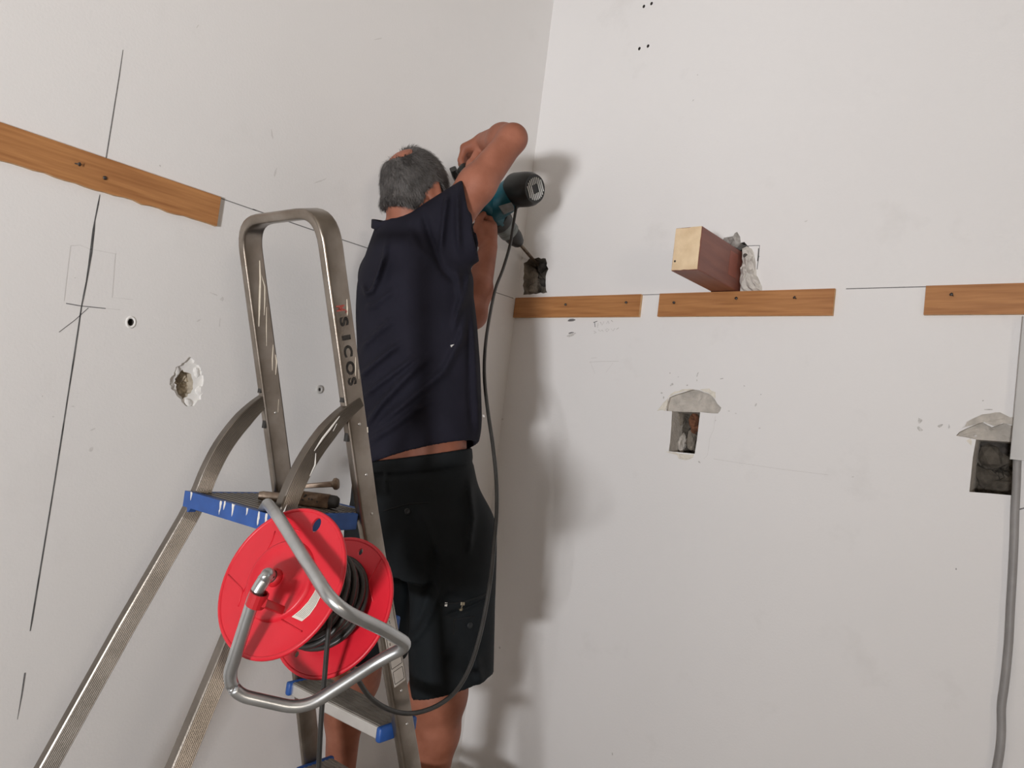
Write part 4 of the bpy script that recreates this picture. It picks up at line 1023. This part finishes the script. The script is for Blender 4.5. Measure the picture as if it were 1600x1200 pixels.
# left arm and hand under the gear case
body.cone(nv(sh_L), nv(el_L), 0.058, 0.042, 0.03)
fl_ = wr_L - el_L
body.cone(nv(el_L), nv(el_L + fl_ * 0.35), 0.041, 0.043, 0.02); body.cone(nv(el_L + fl_ * 0.35), nv(wr_L), 0.042, 0.029, 0.02)
KL = at(769, 354, 2.385); stL = CF * 0.019 + CU * 0.006
body.ell(nv(at(760, 364, 2.375)), (CR, CU, CF), (0.030, 0.040, 0.034), 0.012)
fist(wr_L, KL, stL, -CR * 0.008 + CU * 0.030 + CF * 0.01, -CR * 0.026 + CU * 0.006, -CR * 0.014 - CU * 0.016, 0.0098,
     [(at(752, 378, 2.35), at(746, 358, 2.345), 0.018, 0.0145), (at(746, 358, 2.345), at(748, 342, 2.36), 0.0135, 0.0115), (at(748, 342, 2.36), at(756, 334, 2.38), 0.0115, 0.0095)])
me = body.mesh('body', 2)
person = empty('person', ((an_R.x + an_L.x) / 2, (an_R.y + an_L.y) / 2, STAND))
tag(person, 'man in navy t-shirt and black cargo shorts drilling into the wall, seen from behind', 'person')
PINV = chain_matrix(person).inverted()
def objp(name, me, material, parent=None):
    me.transform(PINV); o = bpy.data.objects.new(name, me); COL.objects.link(o); o.parent = parent or person
    if material is not None: me.materials.append(material)
    return o
ob_body = objp('body', me, M['skin'])
for sx in (-1, 1):
    bm = bmesh.new(); c = HC + HF * 0.078 - HU * 0.016 + HR * 0.031 * sx
    lathe(bm, [(0, 0.0115), (0.005, 0.0104), (0.009, 0.0072), (0.0115, 0.0), (0.008, -0.008), (0, -0.0115)], c, HF, 14); ey = objw('eye', bm, M['eye'], person, smooth=True)
    bm = bmesh.new(); lathe(bm, [(0, 0.0125), (0.003, 0.0122), (0.0055, 0.0100)], c, HF, 12); objw('iris', bm, M['iris'], ey, smooth=True)

# ---- hair
hair = SDF(axis_grid(HC.x - 0.15, HC.x + 0.15, 0.0042), axis_grid(HC.y - 0.15, HC.y + 0.15, 0.0042), axis_grid(HC.z - 0.16, HC.z + 0.15, 0.0042))
tq = [(HC + HF * 0.052, (HF * 0.80 - HU * 0.60).normalized()), (HC - HU * 0.100 - HF * 0.05, (-HU * 0.96 + HF * 0.28).normalized())]
hair.ell(nv(HC), HAX, (0.0835, 0.1025, 0.0955), 0.0, cut=[(nv(a), nv(b)) for a, b in tq])
hair.cone(nv(HC - HU * 0.120 - HF * 0.008), nv(HC - HU * 0.040 - HF * 0.020), 0.0545, 0.062, 0.012, cut=[(nv(a), nv(b)) for a, b in tq])
for sx in (-1, 1):
    ec = HC + HR * 0.079 * sx + HF * 0.008 - HU * 0.034
    hair.ell(nv(ec), HAX, (0.030, 0.024, 0.036), 0.006, op='sub')
bald = at(622, 243, 1.93); bd = (bald - HC).normalized()
hair.ell(nv(HC + bd * 0.100), HAX, (0.044, 0.050, 0.028), 0.016, op='sub')
X, Y, Z = np.meshgrid(hair.x, hair.y, hair.z, indexing='ij')
hair.F += (0.0016 * np.sin(X * 260 + 3 * np.sin(Y * 140)) * np.sin(Y * 240 + 2 * np.sin(Z * 190)) * np.sin(Z * 230 + X * 70)).astype(np.float32)
hme = hair.mesh('hair', 1)
nvt = len(hme.vertices); co = np.empty(nvt * 3, np.float32); hme.vertices.foreach_get('co', co); co = co.reshape(-1, 3)
hme.update(); no = np.empty(nvt * 3, np.float32); hme.vertices.foreach_get('normal', no); no = no.reshape(-1, 3)
hc = np.array(nv(HC)); hr_, hf_, hu_ = (np.array(nv(a)) for a in HAX)
rel = co - hc
outer = ((rel @ hr_ / 0.0835) ** 2 + (rel @ hf_ / 0.1025) ** 2 + (rel @ hu_ / 0.0965) ** 2) > 0.86
cand = np.nonzero(outer | (rel @ hu_ < -0.05))[0]
bdn = np.array(nv(bd)); verts = []; faces = []
NS = 15000
pick = RNG.choice(cand, NS); jit = RNG.normal(0, 0.002, (NS, 3)); rnd = RNG.random((NS, 3))
whorl = hc + bdn * 0.1
for i in range(NS):
    p = co[pick[i]] + jit[i]; n_ = no[pick[i]]
    if np.linalg.norm(p - whorl) < 0.042 and rnd[i, 2] < 0.72: continue
    down = (p - whorl); down = down - n_ * (down @ n_); L = np.linalg.norm(down) + 1e-6; down = down / L + (rnd[i] - 0.5) * 0.5
    d_ = down * 0.85 + n_ * (0.28 + 0.25 * rnd[i, 0]); d_ /= np.linalg.norm(d_)
    ln = 0.009 + 0.009 * rnd[i, 1]
    sd_ = np.cross(d_, n_); sd_ /= (np.linalg.norm(sd_) + 1e-6); w_ = 0.00055
    base = len(verts); p = p - n_ * 0.002
    mid = p + d_ * ln * 0.55 ; tip = p + d_ * ln - n_ * ln * 0.12
    verts += [p - sd_ * w_, p + sd_ * w_, mid + sd_ * w_ * 0.8, mid - sd_ * w_ * 0.8, tip]
    faces += [(base, base + 1, base + 2, base + 3), (base + 3, base + 2, base + 4)]
# sparse thin strands over the bald crown
ob_hair = objp('hair', hme, M['hair'])
sme = bpy.data.meshes.new('hair_strands'); sme.from_pydata([tuple(v) for v in verts], [], faces); sme.update()
so = objp('hair_strands', sme, M['strand']); so.parent = ob_hair; so['kind'] = 'stuff'

# ---- t-shirt
def cut_plane(p, n): return (nv(p), nv(Vector(n).normalized()))
hA = at(578, 725, 1.85); hB = at(742, 683, 1.80); v2 = Vector((CF.x, CF.y, -0.16))
hn = (hB - hA).cross(v2).normalized()
if hn.z > 0: hn = -hn
hem = cut_plane(hA, hn)
sh_secs = [sec(649, 745, 1.93, 0.186, 0.142), sec(650, 700, 1.932, 0.185, 0.140), sec(653, 640, 1.94, 0.188, 0.142), sec(652, 560, 1.948, 0.188, 0.140), sec(648, 500, 1.955, 0.187, 0.138), sec(647, 450, 1.962, 0.184, 0.132), sec(649, 415, 1.972, 0.168, 0.120), sec(645, 390, 1.980, 0.138, 0.106), sec(637, 371, 1.985, 0.100, 0.088), sec(630, 357, 1.988, 0.074, 0.072)]
shirt = SDF(axis_grid(0.0, 0.64, 0.0048), axis_grid(-1.02, -0.42, 0.0048), axis_grid(1.06, 1.94, 0.0048))
shirt.loft(sh_secs, RB_, FB_, 0.0, cut=[hem])
cuffR = cut_plane(at(734, 338, 1.90), CR * 0.97 + CU * 0.20 - CF * 0.02)
shirt.cone(nv(at(640, 392, 1.945)), nv(at(752, 317, 1.925)), 0.083, 0.076, 0.030, cut=[cuffR])
shirt.cone(nv(at(690, 402, 1.91)), nv(at(752, 366, 1.90)), 0.062, 0.054, 0.025, cut=[cuffR])
la = (el_L - sh_L).normalized()
cuffL = cut_plane(sh_L + la * 0.20, la)
shirt.cone(nv(sh_L), nv(sh_L + la * 0.26), 0.074, 0.074, 0.05, cut=[cuffL])
# folds: (pixel polyline, amplitude, width)
X, Y, Z = shirt.x[:, None, None], shirt.y[None, :, None], shirt.z[None, None, :]
pa_ = (X - CAM.x) * CR.x + (Y - CAM.y) * CR.y + (Z - CAM.z) * CR.z
pb_ = (X - CAM.x) * CU.x + (Y - CAM.y) * CU.y + (Z - CAM.z) * CU.z
def fold(F, pts, amp, wd, d=1.86):
    best = None
    q = [((px - 800) / FPX * d, (600 - py) / FPX * d) for px, py in pts]
    tot = sum(math.hypot(q[i + 1][0] - q[i][0], q[i + 1][1] - q[i][1]) for i in range(len(q) - 1)); run = 0
    D = None
    for i in range(len(q) - 1):
        ax_, ay_ = q[i]; bx, by = q[i + 1]; L2 = (bx - ax_) ** 2 + (by - ay_) ** 2; L = math.sqrt(L2)
        t = np.clip(((pa_ - ax_) * (bx - ax_) + (pb_ - ay_) * (by - ay_)) / L2, 0, 1)
        dd = (pa_ - ax_ - t * (bx - ax_)) ** 2 + (pb_ - ay_ - t * (by - ay_)) ** 2
        s_ = (run + t * L) / tot; run += L
        val = np.exp(-dd / (wd * 0.85) ** 2) * np.clip(np.minimum(s_, 1 - s_) * 5 + 0.15, 0, 1)
        D = val if D is None else np.maximum(D, val)
    F -= (amp * 2.5 * D).astype(np.float32)
FOLDS = [([(556, 592), (590, 568), (633, 538)], 0.0075, 0.010), ([(565, 622), (610, 592), (662, 556)], 0.0065, 0.009), ([(572, 668), (600, 632), (630, 602), (678, 556)], 0.0085, 0.011), ([(590, 668), (640, 630), (698, 582), (724, 530), (730, 480)], 0.0075, 0.011),
         ([(578, 690), (620, 664), (680, 622)], 0.006, 0.011), ([(560, 545), (585, 528), (622, 500)], 0.005, 0.010), ([(560, 440), (572, 458), (584, 455), (597, 424), (606, 396)], 0.0075, 0.008), ([(566, 480), (590, 478), (622, 455)], 0.0045, 0.010),
         ([(737, 470), (743, 560), (747, 640), (750, 690)], 0.004, 0.009), ([(757, 560), (760, 620), (764, 680)], 0.003, 0.009), ([(716, 420), (722, 470), (712, 520)], 0.006, 0.009), ([(700, 300), (694, 345), (690, 395)], 0.007, 0.008), ([(716, 290), (716, 345), (718, 400)], 0.007, 0.008), ([(735, 420), (728, 470), (716, 500)], 0.007, 0.009),
         ([(660, 330), (672, 370), (690, 420), (712, 445)], -0.006, 0.010), ([(640, 360), (655, 390), (690, 425)], 0.004, 0.010), ([(604, 372), (600, 410), (592, 450)], 0.005, 0.009), ([(733, 500), (733, 600), (738, 680)], -0.002, 0.007)]
for f_ in FOLDS: fold(shirt.F, *f_)
# hollow out hem, cuffs and neck
shirt.loft([sec(649, 760, 1.93, 0.177, 0.133), sec(650, 700, 1.932, 0.176, 0.131), sec(653, 665, 1.94, 0.172, 0.126), sec(653, 640, 1.94, 0.10, 0.08)], RB_, FB_, 0.0, op='sub')
shirt.cone(nv(at(726, 333, 1.93)), nv(at(775, 300, 1.93)), 0.058, 0.068, 0.0, op='sub')
shirt.cone(nv(at(732, 373, 1.905)), nv(at(772, 354, 1.90)), 0.042, 0.044, 0.01, op='sub')
shirt.cone(nv(sh_L + la * 0.17), nv(sh_L + la * 0.26), 0.060, 0.068, 0.0, op='sub')
nk0, nk1 = at(634, 385, 1.988), HC - HU * 0.03 - HF * 0.012
shirt.cone(nv(nk0), nv(nk1), 0.060, 0.070, 0.004, op='sub')
sme = shirt.mesh('t_shirt', 1)
ob_shirt = objp('t_shirt', sme, M['shirt'])
# collar band around the neck
nd = (nk1 - nk0).normalized(); cc_ = at(628, 359, 1.988)
c1 = (CR - nd * CR.dot(nd)).normalized(); c2 = nd.cross(c1)
bm = bmesh.new()
sweep(bm, [cc_ - c1 * 0.006 + c1 * 0.073 * math.cos(2 * PI * i / 48) + c2 * 0.073 * math.sin(2 * PI * i / 48) - nd * (0.010 * math.cos(2 * PI * i / 48)) for i in range(48)], rrect(0.024, 0.006, 0.0025, 2), normal=nd, closed=True)
objw('collar', bm, M['shirt'], ob_shirt, smooth=True)

# ---- shorts
shorts = SDF(axis_grid(0.005, 0.64, 0.005), axis_grid(-0.98, -0.42, 0.005), axis_grid(0.44, 1.24, 0.005))
wA = at(575, 722, 1.85); wB = at(740, 700, 1.80); wn = (wB - wA).cross(Vector((CF.x, CF.y, 0.0))).normalized()
if wn.z < 0: wn = -wn
waist = cut_plane(wA, wn)
so_secs = [sec(652, 890, 1.925, 0.205, 0.150), sec(652, 840, 1.925, 0.210, 0.155), sec(650, 790, 1.925, 0.203, 0.150), sec(648, 745, 1.925, 0.190, 0.142), sec(648, 715, 1.926, 0.178, 0.132), sec(648, 680, 1.927, 0.172, 0.126)]
shorts.loft(so_secs, RB_, FB_, 0.0, cut=[waist])
p1, p2, p3 = at(645, 1073, 1.95), at(692, 1088, 1.76), at(772, 1050, 1.86)
nR = (p2 - p1).cross(p3 - p1).normalized(); nR = nR if nR.z < 0 else -nR
cutR = cut_plane(p1, nR)
cutL = cut_plane(at(575, 1036, 1.93), (0.05, 0.10, -1))
shorts.cone(nv(at(704, 835, 1.885)), nv(at(706, 1110, 1.850)), 0.118, 0.103, 0.04, cut=[cutR])
shorts.cone(nv(at(606, 835, 1.985)), nv(at(574, 1070, 1.995)), 0.112, 0.093, 0.04, cut=[cutL])
X, Y, Z = shorts.x[:, None, None], shorts.y[None, :, None], shorts.z[None, None, :]
pa_ = (X - CAM.x) * CR.x + (Y - CAM.y) * CR.y + (Z - CAM.z) * CR.z
pb_ = (X - CAM.x) * CU.x + (Y - CAM.y) * CU.y + (Z - CAM.z) * CU.z
for f_ in [([(575, 740), (650, 735), (745, 722)], -0.004, 0.006), ([(585, 735), (590, 770)], 0.004, 0.006), ([(610, 732), (612, 765)], 0.003, 0.006), ([(735, 745), (742, 800), (736, 850)], 0.006, 0.008), ([(700, 900), (668, 960), (640, 1000)], 0.006, 0.012), ([(690, 820), (680, 900), (655, 980)], -0.005, 0.014), ([(625, 880), (640, 940), (635, 1000)], -0.003, 0.014),
           ([(700, 943), (730, 935), (766, 925)], -0.004, 0.005), ([(745, 1000), (755, 1050)], 0.005, 0.010), ([(660, 780), (700, 860)], 0.004, 0.014)]: fold(shorts.F, *f_)
shorts.cone(nv(at(706, 1040, 1.858)), nv(at(706, 1120, 1.848)), 0.092, 0.094, 0.0, op='sub')
shorts.cone(nv(at(579, 1000, 1.993)), nv(at(572, 1080, 1.996)), 0.082, 0.084, 0.0, op='sub')
shorts.loft([sec(648, 722, 1.926, 0.160, 0.115), sec(648, 670, 1.927, 0.163, 0.118)], RB_, FB_, 0.0, op='sub')
ome = shorts.mesh('cargo_shorts', 1)
ob_shorts = objp('cargo_shorts', ome, M['shorts'])
# small things on the clothes, set on the cloth surface
from mathutils.bvhtree import BVHTree
def surf(o, px, py):
    me_ = o.data; t = BVHTree.FromPolygons([PINV.inverted() @ v.co for v in me_.vertices], [p.vertices[:] for p in me_.polygons])
    loc, n_, i_, d_ = t.ray_cast(CAM, ray(px, py).normalized()); return loc, n_
BV = {}
def surfc(o, px, py):
    if o.name not in BV:
        me_ = o.data; mi = PINV.inverted(); BV[o.name] = BVHTree.FromPolygons([mi @ v.co for v in me_.vertices], [tuple(p.vertices) for p in me_.polygons])
    loc, n_, i_, d_ = BV[o.name].ray_cast(CAM, ray(px, py).normalized())
    if loc is None: return at(px, py, 1.8), -CF
    if n_.dot(CF) > 0: n_ = -n_
    return loc, n_
def seam(o, pts, r, material, name):
    P = []
    for i in range(len(pts) - 1):
        for k in range(4):
            t = k / 4; l, n_ = surfc(o, pts[i][0] + (pts[i + 1][0] - pts[i][0]) * t, pts[i][1] + (pts[i + 1][1] - pts[i][1]) * t); P.append(l + n_ * r * 0.4)
    bm = bmesh.new(); sweep(bm, P, circ(r, 6)); return objw(name, bm, material, o, smooth=True)
seam(ob_shorts, [(688, 944), (705, 942), (722, 941), (745, 934), (764, 925)], 0.0022, M['seam'], 'pocket_zip')
l, n_ = surfc(ob_shorts, 722, 942)
bm = bmesh.new(); box(bm, (-0.005, -0.004, 0), (0.005, 0.004, 0.004), Matrix.Translation(l + n_ * 0.003) @ n_.to_track_quat('Z', 'Y').to_matrix().to_4x4(), bevel=0.001)
l2, n2 = surfc(ob_shorts, 720, 954)
sweep(bm, [l + n_ * 0.006, l2 + n2 * 0.006], rrect(0.006, 0.003, 0.001, 2)); lathe(bm, [(0.002, -0.001), (0.0048, -0.001), (0.0048, 0.002), (0.002, 0.002)], l2 + n2 * 0.005, n2, 10)
objw('zip_puller', bm, M['zip'], ob_shorts)
l, n_ = surfc(ob_shorts, 697, 944); bm = bmesh.new(); box(bm, (-0.003, -0.0045, 0), (0.003, 0.0045, 0.0015), Matrix.Translation(l + n_ * 0.001) @ n_.to_track_quat('Z', 'Y').to_matrix().to_4x4()); objw('zip_stop', bm, M['drip'], ob_shorts)
for px, py in ((637, 799), (734, 977)):
    l, n_ = surfc(ob_shorts, px, py); bm = bmesh.new(); lathe(bm, [(0, 0.002), (0.004, 0.0024), (0.0065, 0.0035), (0.0075, 0.002), (0.0075, 0)], l, n_, 14); objw('button', bm, mat('dark_button', (0.016, 0.019, 0.021), 0.4), ob_shorts, smooth=True)
seam(ob_shorts, [(600, 798), (640, 787), (680, 785)], 0.0015, M['seam'], 'pocket_seam'); seam(ob_shorts, [(709, 968), (708, 1000)], 0.0015, M['seam'], 'pocket_seam'); seam(ob_shorts, [(709, 968), (752, 962)], 0.0015, M['seam'], 'pocket_seam')
for px, py, pts in ((707, 541, [(-5, -1), (4, -3), (0, 0), (-1, 2.5), (-3, 1.5), (-1, -0.5)]), (756, 650, [(-2, -3), (2, -1), (1, 3), (-2, 1)])):
    bm = bmesh.new(); vs = []
    for dx, dy in pts:
        l, n_ = surfc(ob_shirt, px + dx * 0.8, py + dy * 0.8); vs.append(l + n_ * 0.0022)
    poly_prism(bm, vs, n_ * -0.002); objw('paint_speck', bm, M['smudge'], ob_shirt)
# ---- shoes
for an, nm in ((an_R, 'shoe'), (an_L, 'shoe')):
    c = Vector((an.x, an.y, STAND)); sh = SDF(axis_grid(c.x - 0.12, c.x + 0.12, 0.006), axis_grid(c.y - 0.14, c.y + 0.26, 0.006), axis_grid(STAND - 0.02, STAND + 0.16, 0.006))
    bot = ((c.x, c.y, STAND + 0.002), (0, 0, -1))
    sh.cone(nv(c + UP * 0.05 - FB_ * 0.02), nv(c + UP * 0.040 + FB_ * 0.15), 0.050, 0.044, 0.02, cut=[bot]); sh.cone(nv(c + UP * 0.05), nv(c + UP * 0.09), 0.05, 0.050, 0.02, cut=[((c.x, c.y, STAND + 0.105), (0, 0, 1))])
    objp(nm, sh.mesh(nm, 1), M['shoe'])
# the low timber stand under his feet
stand = empty('timber_stand', (0.31, -0.55, 0)); tag(stand, 'low stand of rough timber planks under the feet of the man', 'timber stand')
for i, y0 in enumerate((-0.69, -0.575, -0.46)):
    bm = bmesh.new(); box(bm, (0.03, y0, STAND - 0.027), (0.585, y0 + 0.108, STAND), bevel=0.002); objw('plank', bm, M['plank'], stand)
for x in (0.06, 0.50):
    bm = bmesh.new(); box(bm, (x, -0.68, 0), (x + 0.05, -0.36, STAND - 0.027), bevel=0.002); objw('bearer', bm, M['plank'], stand)

# ================================================================== DRILL
DA, DB = at(722, 277, 2.315), at(811, 380, 2.565)
da = (DB - DA).normalized(); DL = (DB - DA).length
MEND = at(836, 295, 2.335); MST = at(807, 297, 2.395); md = (MEND - MST).normalized()
drill = empty('rotary_hammer_drill', DA.to_tuple()); tag(drill, 'teal and black rotary hammer drill pressed into the hole by the corner', 'power drill')
def dp(t): return DA + da * t
side = (md - da * md.dot(da)).normalized()
bm = bmesh.new(); sweep(bm, [dp(0.055), dp(0.075), dp(0.16), dp(0.225), dp(0.245)], rrect(0.082, 0.070, 0.022, 4), normal=side, scales=[0.8, 1, 1, 0.95, 0.75]); hs = objw('housing', bm, M['teal'], drill, smooth=True, auto=0.8)
ms = dp(0.165)
bm = bmesh.new(); lathe(bm, [(0.040, -0.03), (0.047, 0.0), (0.050, 0.06), (0.050, (MST - ms).length)], ms + (MST - ms) * 0, (MST - ms), 28); objw('motor_housing', bm, M['teal'], drill, smooth=True, auto=0.9)
cl = (MEND - MST).length
bm = bmesh.new(); lathe(bm, [(0.050, -0.012), (0.0535, -0.010), (0.0555, -0.002), (0.0555, cl * 0.55), (0.053, cl * 0.8), (0.045, cl), (0.0, cl + 0.001)], MST, md, 28); cap = objw('motor_cap', bm, M['blackpl'], drill, smooth=True, auto=0.6)
v1 = (UP - md * UP.dot(md)).normalized(); v2_ = md.cross(v1)
for i in range(9):
    o_ = -0.032 + 0.008 * i; h_ = math.sqrt(max(0.0, 0.038 ** 2 - o_ ** 2)) * 0.92
    c = MEND + md * 0.0018
    dr1 = (v1 * 0.80 + v2_ * 0.60); dr2 = (v2_ * 0.80 - v1 * 0.60)
    segs = [(-h_, h_)] if abs(o_) > 0.012 else [(-h_, -0.014), (0.014, h_)]
    for a_, b_ in segs:
        bm = bmesh.new(); sweep(bm, [c + dr1 * a_ + dr2 * o_, c + dr1 * b_ + dr2 * o_], rrect(0.0030, 0.0030, 0.0004, 1), normal=md); objw('vent_slat', bm, M['slot'], cap)
# rating plate on the housing
pc = at(795, 322, 2.36)
pp = [at(779, 322, 2.372), at(799, 316, 2.352), at(803, 323, 2.352), at(803, 327, 2.354), at(787, 333, 2.372)]
bm = bmesh.new(); poly_prism(bm, pp, CF * 0.02); objw('rating_plate', bm, M['plate'], drill)
# gear case, collar, chuck
G = [(0.215, 0.036), (0.235, 0.040), (0.245, 0.040), (0.248, 0.034), (0.268, 0.034), (0.270, 0.0355), (0.284, 0.0355), (0.286, 0.032), (DL - 0.085, 0.031), (DL - 0.080, 0.02)]
bm = bmesh.new(); lathe(bm, [(r_, t_) for t_, r_ in G], DA, da, 26); objw('gear_case', bm, M['gear'], drill, smooth=True, auto=0.5)
bm = bmesh.new(); lathe(bm, [(0.038, 0.200), (0.043, 0.206), (0.043, 0.232), (0.040, 0.238), (0.034, 0.240)], DA, da, 26); objw('side_handle_clamp', bm, M['blackpl'], drill, smooth=True, auto=0.6)
hd = (at(758, 352, 2.41) - dp(0.22)).normalized()
bm = bmesh.new(); lathe(bm, [(0.008, 0.03), (0.010, 0.045), (0.016, 0.050), (0.014, 0.060), (0.0155, 0.10), (0.015, 0.13), (0.018, 0.138), (0.0, 0.142)], dp(0.22), hd, 16); objw('side_handle', bm, M['blackpl'], drill, smooth=True)
bm = bmesh.new(); lathe(bm, [(0.020, DL - 0.088), (0.0300, DL - 0.086), (0.0315, DL - 0.070), (0.0300, DL - 0.035), (0.026, DL - 0.018), (0.021, DL - 0.004), (0.016, DL + 0.003), (0.0, DL + 0.003)], DA, da, 22); objw('chuck', bm, M['blackpl'], drill, smooth=True, auto=0.6)
tip = onR(841, 415, 0.03)
bm = bmesh.new(); sweep(bm, [dp(DL - 0.01), DB.lerp(tip, 0.5), DB.lerp(tip, 0.93), tip], circ(0.0062, 10), scales=[1, 1, 1, 0.45]); objw('chisel_bit', bm, M['bit'], drill, smooth=True, auto=0.9)
# rear handle: a bar for the fist and two arms to the housing
b0, b1 = at(725, 262, 2.150), at(727, 262, 2.285)
bm = bmesh.new(); sweep(bm, fillet([b0 - CR * 0.014 - CU * 0.02 - CF * 0.0, b0, b1, dp(0.06)], 0.012, 5), circ(0.0135, 12)); 
objw('rear_handle', bm, M['blackpl'], drill, smooth=True)
bm = bmesh.new(); sweep(bm, fillet([at(708, 264, 2.17), at(713, 278, 2.19), at(738, 296, 2.25), dp(0.075)], 0.015, 5), rrect(0.030, 0.020, 0.006), normal=CF, scales=None); objw('handle_guard', bm, M['blackpl'], drill, smooth=True, auto=0.8)
# power cord from the motor down past the man to the reel
P = [MST + md * 0.01 - UP * 0.045, at(803, 345, 2.385), at(797, 382, 2.36), at(786, 420, 2.31), at(774, 452, 2.24), at(764, 500, 2.12), at(758, 545, 2.02), at(757, 590, 1.95), at(762, 640, 1.88), at(770, 695, 1.82), at(775.5, 750, 1.78), at(776, 800, 1.74), at(772, 850, 1.71), at(767, 900, 1.685), at(759, 950, 1.66), at(748, 1000, 1.63), at(733, 1045, 1.60), at(712, 1080, 1.57), at(686, 1101, 1.53), at(655, 1113, 1.48), at(628, 1114, 1.435), at(602, 1106, 1.39), at(578, 1089, 1.35), at(560, 1063, 1.31), at(547, 1036, 1.28), at(538, 1005, 1.25), RC1 + RA * 0.01 - e1v * 0.075]
bm = bmesh.new(); sweep(bm, catmull(P, 6), circ(0.0048, 9)); objw('power_cord', bm, M['cord'], drill, smooth=True)
